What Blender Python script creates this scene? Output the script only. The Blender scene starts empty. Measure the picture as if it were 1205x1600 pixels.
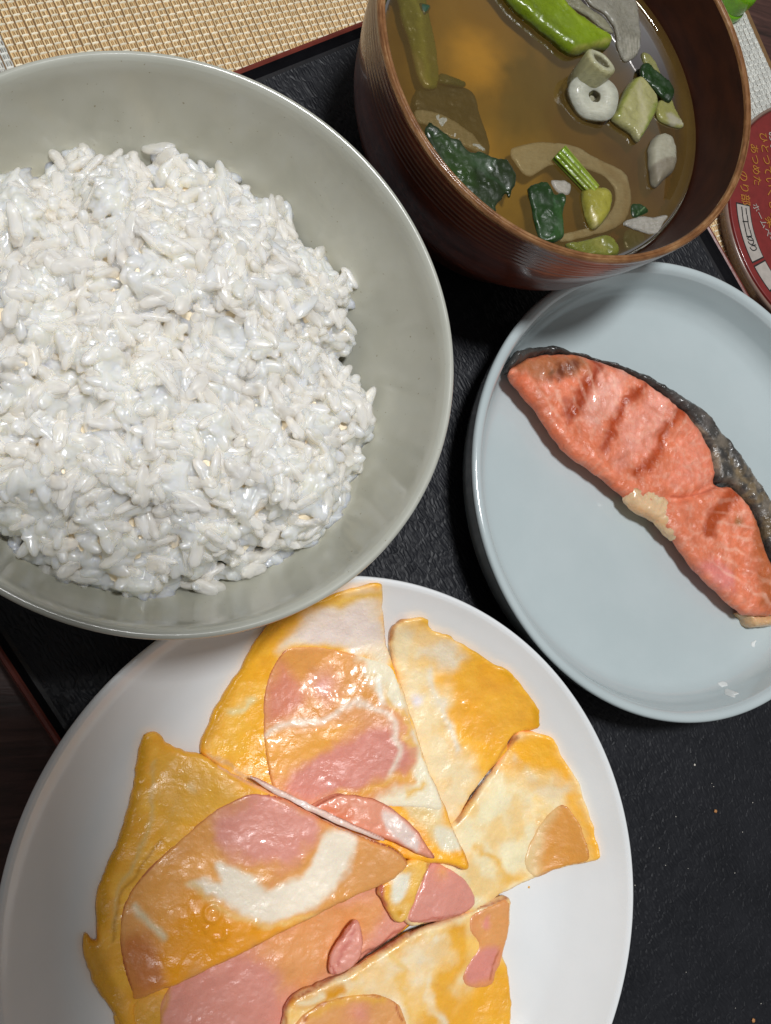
import bpy, math, random
import numpy as np
from mathutils import Vector, Matrix
random.seed(7); rng = np.random.RandomState(7)
S = bpy.context.scene
COL = S.collection
CM = 0.01

# ------------------------------------------------------------------ camera
W, H = 1205, 1600
FL, PX, PY, HC = 0.8958, math.radians(8.72), math.radians(-20.68), 27.0
cx, sx, cy, sy = math.cos(PX), math.sin(PX), math.cos(PY), math.sin(PY)
RR = np.array([[cy, 0, sy], [0, 1, 0], [-sy, 0, cy]]) @ np.array([[1, 0, 0], [0, cx, -sx], [0, sx, cx]])
cam = bpy.data.cameras.new('camera'); cam.sensor_fit = 'VERTICAL'; cam.sensor_height = 24; cam.lens = 24 * FL
cam.clip_start = 0.005; cam.clip_end = 50
co = bpy.data.objects.new('camera', cam); COL.objects.link(co)
M = Matrix([list(r) for r in RR]).to_4x4(); M.translation = Vector((0, 0, HC * CM)); co.matrix_world = M
S.camera = co
# ------------------------------------------------------------------ room light
LAMP = (4.0, 18.0, 108.0)
wd = bpy.data.worlds.new('World'); S.world = wd; wd.use_nodes = True
bg = wd.node_tree.nodes['Background']; bg.inputs[0].default_value = (1.0, 0.97, 0.94, 1); bg.inputs[1].default_value = 0.15
ld = bpy.data.lights.new('ceiling_lamp', 'AREA'); ld.shape = 'DISK'; ld.size = 0.16; ld.energy = 9.6; ld.color = (0.98, 0.99, 1.0)
lo = bpy.data.objects.new('ceiling_lamp', ld); COL.objects.link(lo)
lo.location = Vector(LAMP) * CM
lo.rotation_euler = (Vector((8, 5, 0)) - Vector(LAMP)).to_track_quat('-Z', 'Y').to_euler()
S.view_settings.view_transform = 'Standard'; S.view_settings.look = 'None'; S.view_settings.exposure = 0; S.view_settings.gamma = 1
S.cycles.use_denoising = True
S.cycles.max_bounces = 10; S.cycles.diffuse_bounces = 5; S.cycles.transparent_max_bounces = 24
S.cycles.caustics_reflective = False; S.cycles.caustics_refractive = False; S.cycles.sample_clamp_indirect = 4

# ------------------------------------------------------------------ helpers
def U(pts, z=0.0):
    """image measurements (px of the photograph) -> points in cm on the level z of the table scene"""
    p = np.atleast_2d(np.array(pts, float))
    d = np.stack([(p[:, 0] - W / 2) / (FL * H), -(p[:, 1] - H / 2) / (FL * H), -np.ones(len(p))], 1) @ RR.T
    return d[:, :2] / -d[:, 2:3] * (HC - np.reshape(z, (-1, 1)))
def hx(s, k=1.0):
    s = s.lstrip('#'); c = np.array([int(s[i:i + 2], 16) / 255 for i in (0, 2, 4)])
    return np.where(c <= .04045, c / 12.92, ((c + .055) / 1.055) ** 2.4) * k
def _h(ix, iy, s):
    n = (ix.astype(np.int64) * 374761393 + iy.astype(np.int64) * 668265263 + s * 974711) & 0xffffffff
    n = ((n ^ (n >> 13)) * 1274126177) & 0xffffffff
    return ((n ^ (n >> 16)) & 0xffff) / 32767.5 - 1
def noise(x, y, s=0):
    ix, iy = np.floor(x), np.floor(y); fx, fy = x - ix, y - iy
    u, v = fx * fx * (3 - 2 * fx), fy * fy * (3 - 2 * fy)
    a, b, c, d = _h(ix, iy, s), _h(ix + 1, iy, s), _h(ix, iy + 1, s), _h(ix + 1, iy + 1, s)
    return a + (b - a) * u + (c - a) * v + (a - b - c + d) * u * v
def fbm(x, y, s=0, o=4):
    r = 0; a = .5
    for i in range(o): r = r + a * noise(x * 2 ** i + 17.3 * i, y * 2 ** i - 9.1 * i, s + i); a *= .5
    return r
def sm(a, b, x):
    t = np.clip((x - a) / (b - a), 0, 1); return t * t * (3 - 2 * t)
def segd(q, a, b):
    """distances from points q to segments a-b, and nearest points"""
    ab = b - a; L = (ab ** 2).sum(1) + 1e-12
    t = np.clip(((q[:, None] - a) * ab).sum(2) / L, 0, 1)
    n = a + t[..., None] * ab; d = np.hypot(*(q[:, None] - n).transpose(2, 0, 1))
    k = d.argmin(1); i = np.arange(len(q)); return d[i, k], n[i, k]
def sdf(q, poly, near=False):
    """signed distance, negative inside"""
    D = np.empty(len(q)); N = np.empty((len(q), 2)); A, B = poly, np.roll(poly, -1, 0)
    for s in range(0, len(q), 8000):
        p = q[s:s + 8000]; d, n = segd(p, A, B)
        c = ((A[:, 1] > p[:, None, 1]) != (B[:, 1] > p[:, None, 1])) & (p[:, None, 0] < (B[:, 0] - A[:, 0]) * (p[:, None, 1] - A[:, 1]) / (B[:, 1] - A[:, 1] + 1e-12) + A[:, 0])
        ins = c.sum(1) % 2 == 1
        D[s:s + 8000] = np.where(ins, -d, d); N[s:s + 8000] = n
    return (D, N) if near else D
def lined(q, pl):
    D = np.empty(len(q))
    for s in range(0, len(q), 8000): D[s:s + 8000] = segd(q[s:s + 8000], pl[:-1], pl[1:])[0]
    return D
def spline(p, n=6, closed=False):
    p = np.array(p, float); out = []; m = len(p)
    for i in range(m if closed else m - 1):
        g = (lambda k: p[k % m]) if closed else (lambda k: p[min(max(k, 0), m - 1)])
        a, b, c, d = g(i - 1), g(i), g(i + 1), g(i + 2)
        for k in range(n):
            t = k / n
            out.append(.5 * (2 * b + (c - a) * t + (2 * a - 5 * b + 4 * c - d) * t * t + (3 * b - a - 3 * c + d) * t ** 3))
    if not closed: out.append(p[-1])
    return np.array(out)
def link(name, me, mat=None, parent=None, smooth=True):
    o = bpy.data.objects.new(name, me); COL.objects.link(o)
    if mat is not None and not me.materials:
        me.materials.append(mat)
    if smooth: me.polygons.foreach_set('use_smooth', [True] * len(me.polygons))
    if parent is not None: o.parent = parent
    return o
def mesh(name, v, f, mat=None, parent=None, smooth=True, col=None):
    me = bpy.data.meshes.new(name); v = np.asarray(v, float) * CM
    me.from_pydata(v.tolist(), [], f if isinstance(f, list) else f.tolist()); me.validate(); me.update()
    if col is not None:
        at = me.color_attributes.new('Col', 'FLOAT_COLOR', 'POINT')
        at.data.foreach_set('color', np.c_[np.clip(col, 0, 1), np.ones(len(col))].astype(np.float32).ravel())
    return link(name, me, mat, parent, smooth)
def tag(o, label=None, cat=None, group=None, kind=None):
    for k, v in (('label', label), ('category', cat), ('group', group), ('kind', kind)):
        if v: o[k] = v
    return o
def empty(name, label, cat, loc=(0, 0, 0), group=None):
    o = bpy.data.objects.new(name, None); COL.objects.link(o); o.empty_display_size = .01
    return tag(o, label, cat, group)
def lathe(name, prof, c, mat, parent=None, seg=192, col=None):
    prof = np.array(prof, float); n = len(prof); a = np.linspace(0, 2 * np.pi, seg, endpoint=False)
    v = np.empty((seg, n, 3)); v[:, :, 0] = c[0] + np.cos(a)[:, None] * prof[:, 0]; v[:, :, 1] = c[1] + np.sin(a)[:, None] * prof[:, 0]; v[:, :, 2] = prof[:, 1] + (c[2] if len(c) > 2 else 0)
    i, j = np.meshgrid(np.arange(seg), np.arange(n - 1), indexing='ij'); i2 = (i + 1) % seg
    f = np.stack([i * n + j, i2 * n + j, i2 * n + j + 1, i * n + j + 1], -1).reshape(-1, 4)
    return mesh(name, v.reshape(-1, 3), f, mat, parent)

class NT:
    def __init__(s, name):
        s.m = bpy.data.materials.new(name); s.m.use_nodes = True; s.t = s.m.node_tree
        s.b = s.t.nodes['Principled BSDF']; s.out = s.t.nodes['Material Output']
    def n(s, ty, **k):
        x = s.t.nodes.new('ShaderNode' + ty)
        for a, b in k.items():
            if a.startswith('i_'):
                x.inputs[a[2:].replace('_', ' ')].default_value = b
            else: setattr(x, a, b)
        return x
    def l(s, a, b): s.t.links.new(a, b)
    def p(s, **k):
        for a, b in k.items(): s.b.inputs[a.replace('_', ' ')].default_value = b
        return s
    def coords(s, scale=(1, 1, 1), rot=0, kind='Object'):
        tc = s.n('TexCoord'); mp = s.n('Mapping'); mp.inputs['Scale'].default_value = scale; mp.inputs['Rotation'].default_value = (0, 0, rot)
        s.l(tc.outputs[kind], mp.inputs[0]); return mp.outputs[0]
    def noise(s, co, scale, detail=3, rough=.55, dist=0):
        x = s.n('TexNoise'); x.inputs['Scale'].default_value = scale; x.inputs['Detail'].default_value = detail
        x.inputs['Roughness'].default_value = rough; x.inputs['Distortion'].default_value = dist
        s.l(co, x.inputs['Vector']); return x.outputs['Fac']
    def ramp(s, fac, *st):
        x = s.n('ValToRGB'); e = x.color_ramp.elements
        while len(e) < len(st): e.new(.5)
        for el, (p, c) in zip(e, st): el.position = p; el.color = (*c, 1) if len(c) == 3 else c
        s.l(fac, x.inputs[0]); return x.outputs[0]
    def bump(s, fac, dist, strength=1, prev=None):
        x = s.n('Bump'); x.inputs['Distance'].default_value = dist; x.inputs['Strength'].default_value = strength
        s.l(fac, x.inputs['Height'])
        if prev is not None: s.l(prev, x.inputs['Normal'])
        return x.outputs[0]
    def mix(s, a, b, fac, mode='MIX'):
        x = s.n('Mix', data_type='RGBA', blend_type=mode)
        for v, i in ((fac, 0), (a, 6), (b, 7)):
            if hasattr(v, 'links') or hasattr(v, 'is_linked'): s.l(v, x.inputs[i])
            elif i == 0: x.inputs[0].default_value = v
            else: x.inputs[i].default_value = (*v, 1)
        return x.outputs[2]
    def base(s, c): s.l(c, s.b.inputs['Base Color'])
    def normal(s, c): s.l(c, s.b.inputs['Normal'])

def g(v): return (v, v, v)
def M_ceramic(name, c, c2, rough=.12, speck=None, sss=0, bumpd=.00006):
    t = NT(name); co_ = t.coords()
    col = t.ramp(t.noise(co_, 35, 4), (.35, tuple(c2)), (.7, tuple(c)))
    if speck is not None:
        col = t.mix(col, speck, t.ramp(t.noise(co_, 900, 1), (.74, g(0)), (.80, g(1))))
    t.base(col)
    t.normal(t.bump(t.noise(co_, 60, 2), bumpd * 4, .6, t.bump(t.noise(co_, 1200, 2), bumpd, .25)))
    t.p(Roughness=rough, Coat_Weight=.5, Coat_Roughness=.12)
    rr = t.ramp(t.noise(co_, 90, 5), (.3, g(rough * .8)), (.75, g(rough * 1.7))); t.l(rr, t.b.inputs['Roughness'])
    return t.m
# painted foodstuff: colour lies in the 'Col' attribute of each mesh, grain and relief in the nodes
def M_food(name, rough=.22, b1=.0004, s1=450, b2=.0009, s2=130, sss=.25, rad=(.004, .002, .001), vary=.10, coat=.5, stretch=(1, 1, 1), rot=0, spec=.5, wet=110):
    t = NT(name); co_ = t.coords(); cs = t.coords(stretch, rot)
    at = t.n('Attribute', attribute_name='Col')
    v = t.ramp(t.noise(cs, 260, 4, .65), (.3, g(1.12 - vary * 1.3)), (.72, g(1.12 + vary * .5)))
    v2 = t.ramp(t.noise(co_, 60, 3), (.3, g(1.04 - vary)), (.7, g(1.10)))
    t.base(t.mix(t.mix(at.outputs['Color'], v, 1, 'MULTIPLY'), v2, 1, 'MULTIPLY'))
    t.normal(t.bump(t.noise(cs, s1, 3, .6), b1, 1, t.bump(t.noise(co_, s2, 3, .5, .6), b2, 1)))
    t.l(t.ramp(t.noise(co_, 220, 4), (.35, g(rough * .55)), (.7, g(rough * 1.7))), t.b.inputs['Roughness'])
    t.p(Subsurface_Weight=sss, Subsurface_Scale=1.0, Coat_Roughness=.1, Specular_IOR_Level=spec)
    t.l(t.ramp(t.noise(co_, wet, 3, .6), (.42, g(coat * .05)), (.62, g(coat))), t.b.inputs['Coat Weight'])
    t.b.inputs['Subsurface Radius'].default_value = rad
    return t.m
def M_plain(name, c, rough=.4, **k):
    t = NT(name); t.p(Roughness=rough, **k)
    co_ = t.coords(); c = np.array(c)
    t.base(t.ramp(t.noise(co_, 300, 4), (.3, tuple(c * .85)), (.7, tuple(np.minimum(c * 1.08, 1)))))
    return t.m

# ------------------------------------------------------------------ solid slab from an outline, painted by patches
def compile_paint(layers, zf):
    out = []
    for L in layers:
        kind, pts, c, soft = L[:4]; o = dict(L[4]) if len(L) > 4 else {}
        w = zf(pts); out.append((kind, w, hx(c) if isinstance(c, str) else np.array(c), soft, o))
    return out
def paint(q, base, layers, seed=0):
    col = np.tile(np.array(base, float), (len(q), 1))
    wx = fbm(q[:, 0] * 1.6, q[:, 1] * 1.6, seed + 50, 4); wy = fbm(q[:, 0] * 1.6 + 40, q[:, 1] * 1.6, seed + 60, 4)
    for k, (kind, w, c, soft, o) in enumerate(layers):
        wa = o.get('warp', .25); p = q + wa * np.c_[wx, wy]
        if kind == 'poly': d = sdf(p, spline(w, 4, True) if o.get('round', 1) else w)
        elif kind == 'line':
            d = lined(p, spline(w, 5)) - o.get('w', .1)
        elif kind == 'spot':
            d = np.hypot(p[:, 0] - w[0, 0], p[:, 1] - w[0, 1]) - o.get('w', .3)
        a = sm(soft, -soft, d) * o.get('a', 1)
        if 'noise' in o: a = a * sm(-.25, .3, fbm(q[:, 0] * o['noise'], q[:, 1] * o['noise'], seed + 90 + k) + o.get('bias', 0))
        col = col * (1 - a[:, None]) + c * a[:, None]
    return col
TOP = {}
def slab(name, outline, zbase, T, mat, parent=None, base='e8a834', layers=(), pitch=.05, edge=.15, lump=.04, lscale=1.5, seed=0,
         rnd=True, warp_edge=.03, extra=None, colfn=None, fine=.012, floor=None, rindx=.5, under=0.):
    """outline in px; zbase(xy)->cm or number = level of the underside; T thickness"""
    zb = zbase if callable(zbase) else (lambda q: np.full(len(q), float(zbase)))
    if floor is not None:
        zb0 = zb; zb = lambda q: np.maximum(zb0(q), floor(q) + .02)
    def zf(pts):
        z = np.full(len(pts), 1.0)
        for _ in range(5): q = U(pts, z); z = zb(q) + T * .9
        return q
    ol = zf(outline)
    pl = spline(ol, 6, True) if rnd else ol
    if not rnd:
        pl = np.concatenate([np.linspace(ol[i], ol[(i + 1) % len(ol)], 8, endpoint=False) for i in range(len(ol))])
    nn = np.c_[fbm(pl[:, 0] * 4, pl[:, 1] * 4, seed), fbm(pl[:, 0] * 4 + 9, pl[:, 1] * 4, seed + 3)]
    pl = pl + warp_edge * nn * 2
    lo_, hi = pl.min(0) - pitch, pl.max(0) + pitch
    nx, ny = int((hi[0] - lo_[0]) / pitch) + 2, int((hi[1] - lo_[1]) / pitch) + 2
    X, Y = np.meshgrid(lo_[0] + np.arange(nx) * pitch, lo_[1] + np.arange(ny) * pitch, indexing='ij')
    q = np.c_[X.ravel(), Y.ravel()]
    i, j = np.meshgrid(np.arange(nx - 1), np.arange(ny - 1), indexing='ij')
    F = np.stack([i * ny + j, (i + 1) * ny + j, (i + 1) * ny + j + 1, i * ny + j + 1], -1).reshape(-1, 4)
    D, N = sdf(q, pl, True)
    ctr = D[F].mean(1) < 0.0
    F = F[ctr]
    # boundary vertices -> snapped on the outline
    E = np.concatenate([F[:, [0, 1]], F[:, [1, 2]], F[:, [2, 3]], F[:, [3, 0]]]); key = np.sort(E, 1); kk = key[:, 0] * (nx * ny) + key[:, 1]
    u, ix, cnt = np.unique(kk, return_index=True, return_counts=True); be = E[ix[cnt == 1]]
    bv = np.unique(be); q[bv] = N[bv]; D[bv] = 0
    used = np.unique(F); mp = -np.ones(nx * ny, int); mp[used] = np.arange(len(used)); F = mp[F]; be = mp[be]; q = q[used]; d = np.maximum(-D[used], 0)
    e = edge if not callable(edge) else edge(q)
    t = np.clip(d / e, 0, 1); prof = rindx + (1 - rindx) * np.sqrt(1 - (1 - t) ** 2)
    zbv = zb(q)
    lp = lump * fbm(q[:, 0] * lscale, q[:, 1] * lscale, seed + 7, 4) * 2 * t + fine * fbm(q[:, 0] * 9, q[:, 1] * 9, seed + 17, 2) * 2
    z = zbv + T * prof + lp
    if extra is not None: z = z + extra(q, d)
    LY = compile_paint(layers, zf)
    c = paint(q, hx(base) if isinstance(base, str) else base, LY, seed)
    if colfn is not None: c = colfn(q, d, c)
    n = len(q); v = np.concatenate([np.c_[q, z], np.c_[q, zbv + under * (1 - np.clip(d / .9, 0, 1)) ** 2]])
    fs = F.tolist() + (F[:, ::-1] + n).tolist() + np.c_[be[:, 1], be[:, 0], be[:, 0] + n, be[:, 1] + n].tolist()
    o = mesh(name, v, fs, mat, parent, True, np.concatenate([c, c]))
    def top(p):
        t = np.clip(np.maximum(-sdf(p, pl), 0) / edge, 0, 1); z = zb(p) + T * (rindx + (1 - rindx) * np.sqrt(1 - (1 - t) ** 2))
        z = z + lump * fbm(p[:, 0] * lscale, p[:, 1] * lscale, seed + 7, 4) * 2 * t + fine * fbm(p[:, 0] * 9, p[:, 1] * 9, seed + 17, 2) * 2
        return z + (extra(p, t) if extra is not None else 0)
    TOP[o.name] = top
    return o
def idw(ctrl):
    """ctrl: list of (px, py, z) -> smooth level function"""
    P = np.array([U([(a, b)], z + .3)[0] for a, b, z in ctrl]); Z = np.array([z for *_, z in ctrl])
    def f(q):
        w = 1 / (((q[:, None] - P) ** 2).sum(2) + .15) ** 1.3
        return (w * Z).sum(1) / w.sum(1)
    return f

# ================================================================== table, placemat, tray
def M_wood():
    t = NT('dark_wood'); c = t.coords((1, 9, 1), .5); n = t.noise(c, 45, 6, .6, .4)
    t.base(t.ramp(n, (.3, hx('2a1b17')), (.55, hx('4a302a')), (.75, hx('5b4038')))); t.normal(t.bump(n, .0004, .6)); t.p(Roughness=.45); return t.m
wood = M_wood()
L = 90
tb = mesh('table', [(-L, -L, -.85), (L, -L, -.85), (L, L, -.85), (-L, L, -.85)], [(0, 1, 2, 3)], wood, smooth=False); tag(tb, kind='structure')

TA = math.radians(33.8); tu, tv = np.array([math.cos(TA), math.sin(TA)]), np.array([-math.sin(TA), math.cos(TA)])
TL, TR, TT, TB = -.80, 28.45, 12.45, -29.0
MA = math.radians(26.0); mu, mv = np.array([math.cos(MA), math.sin(MA)]), np.array([-math.sin(MA), math.cos(MA)])
def build_mat():
    root = empty('placemat', 'beige woven vinyl placemat with white end bands lying under the tray', 'placemat')
    pa, pb = .277, .222; V, Fc, C = [], [], []; nv = 0
    tan, pale, brn, wht = hx('e6cb9a'), hx('f6ecd2'), hx('c8a472'), hx('e6e6de')
    def prism(c, ux, uy, l, w, h, arch):
        st = np.linspace(-1, 1, 4); v = []
        for s in st:
            zz = -arch * s * s
            for k, (o, z) in enumerate(((-1, 0), (-.6, .75), (.6, .75), (1, 0))):
                p = c + ux * s * l / 2 + uy * o * w / 2; v.append((p[0], p[1], -.72 + zz + z * h))
        f = [(4 * a + b, 4 * a + b + 1, 4 * (a + 1) + b + 1, 4 * (a + 1) + b) for a in range(3) for b in range(3)]
        return v, f
    r = random.Random(3)
    a0, a1, b0, b1 = .5, 36.2, 1.0, 34.0
    na, nb = int((a1 - a0) / pa), int((b1 - b0) / pb)
    for i in range(na):
        for j in range(nb):
            a, b = a0 + (i + .5) * pa, b0 + (j + .5) * pb; a += .0006 * 0
            p = mu * a + mv * b; tp, tq = p @ tu, p @ tv
            if tp > TL + 1.0 and tp < TR - 1.0 and tq < TT - 1.0: continue
            if b > 34 or p[0] > 40: continue
            white = a < 6.2 or a > 31.6
            jx = np.array([r.uniform(-.012, .012), r.uniform(-.012, .012)])
            vv, ff = prism(p + jx, mu, mv, .215, .075, .07, .03)
            V += vv; Fc += [tuple(x + nv for x in q) for q in ff]; nv += len(vv)
            C += [(wht if white else pale) * r.uniform(.82, 1.08)] * len(vv)
            for k in range(4):
                o = (k - 1.5) * .062
                vv, ff = prism(p + mu * o + mv * (pb / 2) + mu * r.uniform(-.01, .01), mv, mu, .2, .052, .045 if k % 2 else .03, .02)
                V += vv; Fc += [tuple(x + nv for x in q) for q in ff]; nv += len(vv)
                cc = (hx('b9bab4') if k % 2 else hx('d2d2ca')) if white else (tan if k % 2 == 0 else brn)
                C += [cc * r.uniform(.8, 1.12)] * len(vv)
    t = NT('woven_vinyl'); at = t.n('Attribute', attribute_name='Col'); t.l(at.outputs['Color'], t.b.inputs['Base Color']); t.p(Roughness=.42)
    tag(mesh('woven_threads', V, Fc, t.m, root, True, np.array(C)), kind='stuff')
    cs = [mu * a + mv * b for a, b in ((a0, b0), (a1, b0), (a1, b1), (a0, b1))]
    v = [(*p, -.84) for p in cs] + [(*p, -.735) for p in cs]
    mesh('backing', v, [(4, 5, 6, 7), (0, 1, 5, 4), (1, 2, 6, 5), (2, 3, 7, 6), (3, 0, 4, 7)], M_plain('mat_backing', hx('7a5c38'), .7), root, False)
    return root
build_mat()

def M_tray():
    t = NT('tray_black_relief'); c = t.coords((1, 1, 1), -TA)
    t1 = t.n('VectorMath', operation='MULTIPLY'); t1.inputs[1].default_value = (1.0, .30, 1); t.l(c, t1.inputs[0]); cc = t1.outputs[0]
    mp = t.n('Mapping'); t.l(c, mp.inputs[0])
    # distorted cells, stretched along the tray's length
    nz = t.n('TexNoise'); nz.inputs['Scale'].default_value = 160; nz.inputs['Detail'].default_value = 2; t.l(c, nz.inputs['Vector'])
    mx = t.n('Mix', data_type='RGBA'); mx.inputs[0].default_value = .0022; t.l(cc, mx.inputs[6]); t.l(nz.outputs['Color'], mx.inputs[7])
    vo = t.n('TexVoronoi', feature='DISTANCE_TO_EDGE'); vo.inputs['Scale'].default_value = 820; vo.inputs['Randomness'].default_value = .6
    t.l(mx.outputs[2], vo.inputs['Vector'])
    h = t.ramp(vo.outputs['Distance'], (.02, g(0)), (.30, g(1)))
    n2 = t.noise(c, 1400, 3)
    t.normal(t.bump(h, .00020, .9, t.bump(n2, .00006, .7)))
    t.base(t.ramp(t.noise(c, 50, 4), (.3, (.007, .008, .011)), (.7, (.013, .014, .018))))
    t.p(Roughness=.5, Specular_IOR_Level=.33)
    return t.m
def M_lacquer(name, c, rough=.22):
    t = NT(name); co_ = t.coords(); c = np.array(c)
    t.base(t.ramp(t.noise(co_, 120, 5), (.3, tuple(c * .7)), (.7, tuple(c * 1.25))))
    t.normal(t.bump(t.noise(co_, 500, 3), .00008, .6)); t.p(Roughness=rough); return t.m
def build_tray():
    root = empty('serving_tray', 'black textured serving tray with thin red brown rim under the dishes', 'tray')
    blk = M_lacquer('tray_black_border', (.010, .010, .012), .3); red = M_lacquer('tray_red_edge', hx('6e3026'), .3)
    relief = M_tray()
    def ring(name, levels, mat, closed_top=False):
        """levels: list of (inset from outer edge, z)"""
        V = []; n = len(levels); k = 14
        for ins, z in levels:
            for cxn, cyn, a0 in ((TR, TT, 0), (TL, TT, 90), (TL, TB, 180), (TR, TB, 270)):
                R_ = 1.0; sxn, syn = (-1 if cxn == TR else 1), (-1 if cyn == TT else 1)
                for i in range(k):
                    a = math.radians(a0 + 90 * i / (k - 1)); r_ = max(R_ - ins, .05)
                    p, q = cxn + sxn * R_ + math.cos(a) * r_, cyn + syn * R_ + math.sin(a) * r_
                    if ins > R_: p += sxn * (ins - R_); q += syn * (ins - R_)
                    w = tu * p + tv * q; V.append((w[0], w[1], z))
        m = 4 * k; F = [(a * m + i, a * m + (i + 1) % m, (a + 1) * m + (i + 1) % m, (a + 1) * m + i) for a in range(n - 1) for i in range(m)]
        if closed_top: F.append(tuple((n - 1) * m + i for i in range(m)))
        return mesh(name, V, F, mat, root, False)
    ring('outer_edge', [(.45, -.6), (.1, -.55), (-.05, -.2), (0.0, .30), (.02, .36), (.10, .38), (.17, .35)], red)
    ring('rim_slope', [(.17, .35), (.25, .2), (.36, .03), (.48, .006)], blk)
    o = ring('floor_panel', [(.48, .004), (.52, 0.0)], relief, True)
    ring('underside', [(.52, -.02), (.5, -.3), (.45, -.6)], blk)
    return root
build_tray()

# ================================================================== dishes
RC, SC, PC, WC = (2.73, 7.31), (13.38, 16.52), (19.85, 5.53), (8.345, -6.77)
PROF_W_IN = [(8.74, 2.43), (8.4, 2.1), (7.8, 1.62), (7.1, 1.18), (6.2, .93), (4, .82), (0, .8)]
PROF_P_IN = [(7.38, 2.32), (7.25, 1.9), (7.1, 1.45), (6.8, 1.1), (6.3, .92), (5, .85), (0, .8)]
PROF_R_IN = [(6.80, 6.13), (6.72, 5.9), (6.58, 5.3), (6.32, 4.5), (5.95, 3.7), (5.2, 2.6), (4.0, 1.6), (2.5, 1.05), (0, .9)]
PROF_S_IN = [(5.80, 6.9), (5.72, 6.4), (5.57, 5.6), (5.44, 5.0), (5.2, 4.2), (4.7, 3), (3.8, 1.8), (2.4, 1.1), (0, .9)]
def prof_z(prof, c):
    p = spline(prof, 6)[::-1]
    return lambda q: np.interp(np.hypot(q[:, 0] - c[0], q[:, 1] - c[1]), p[:, 0], p[:, 1])
ZW, ZP = prof_z(PROF_W_IN, WC), prof_z(PROF_P_IN, PC)
grn = M_ceramic('sage_grey_glaze', hx('b9bab0'), hx('adaea3'), .16, hx('8f8a76'))
wht = M_ceramic('white_glaze', hx('eef0f1'), hx('e8ebec'), .10)
blu = M_ceramic('pale_blue_glaze', hx('bec9cb'), hx('b7c3c5'), .11)

def dish(name, label, cat, c, out, lip, inn, mat, part):
    root = empty(name, label, cat)
    full = np.concatenate([spline(out, 5), spline(lip, 5)[1:], spline(inn, 6)[1:]])
    lathe(part, full, c, mat, root, 256)
    return root
rb = dish('rice_bowl', 'large sage grey glazed ceramic bowl holding white rice', 'bowl', RC,
     [(0, .3), (2.6, .3), (2.62, 0), (2.9, 0), (2.98, .5), (4.3, 1.25), (5.6, 2.6), (6.45, 4.1), (6.85, 5.3), (7.0, 5.9)],
     [(7.0, 5.9), (7.035, 6.1), (7.0, 6.2), (6.93, 6.23), (6.86, 6.2), (6.80, 6.13)], PROF_R_IN, grn, 'bowl_body')
wp = dish('white_plate', 'white round plate full of ham and egg pieces', 'plate', WC,
     [(0, .3), (5.0, .3), (5.02, 0), (5.3, 0), (5.4, .35), (7.2, .85), (8.4, 1.65), (8.86, 2.25)],
     [(8.86, 2.25), (8.925, 2.38), (8.9, 2.46), (8.83, 2.48), (8.74, 2.43)], PROF_W_IN, wht, 'plate_body')
sp = dish('salmon_plate', 'pale blue grey round plate under the grilled salmon', 'plate', PC,
     [(0, .3), (4.9, .3), (4.92, 0), (5.15, 0), (5.25, .3), (6.8, .45), (7.3, .8), (7.5, 1.3), (7.64, 1.9), (7.72, 2.25)],
     [(7.72, 2.25), (7.755, 2.36), (7.71, 2.46), (7.6, 2.49), (7.48, 2.44), (7.38, 2.32)], PROF_P_IN, blu, 'plate_body')

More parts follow.
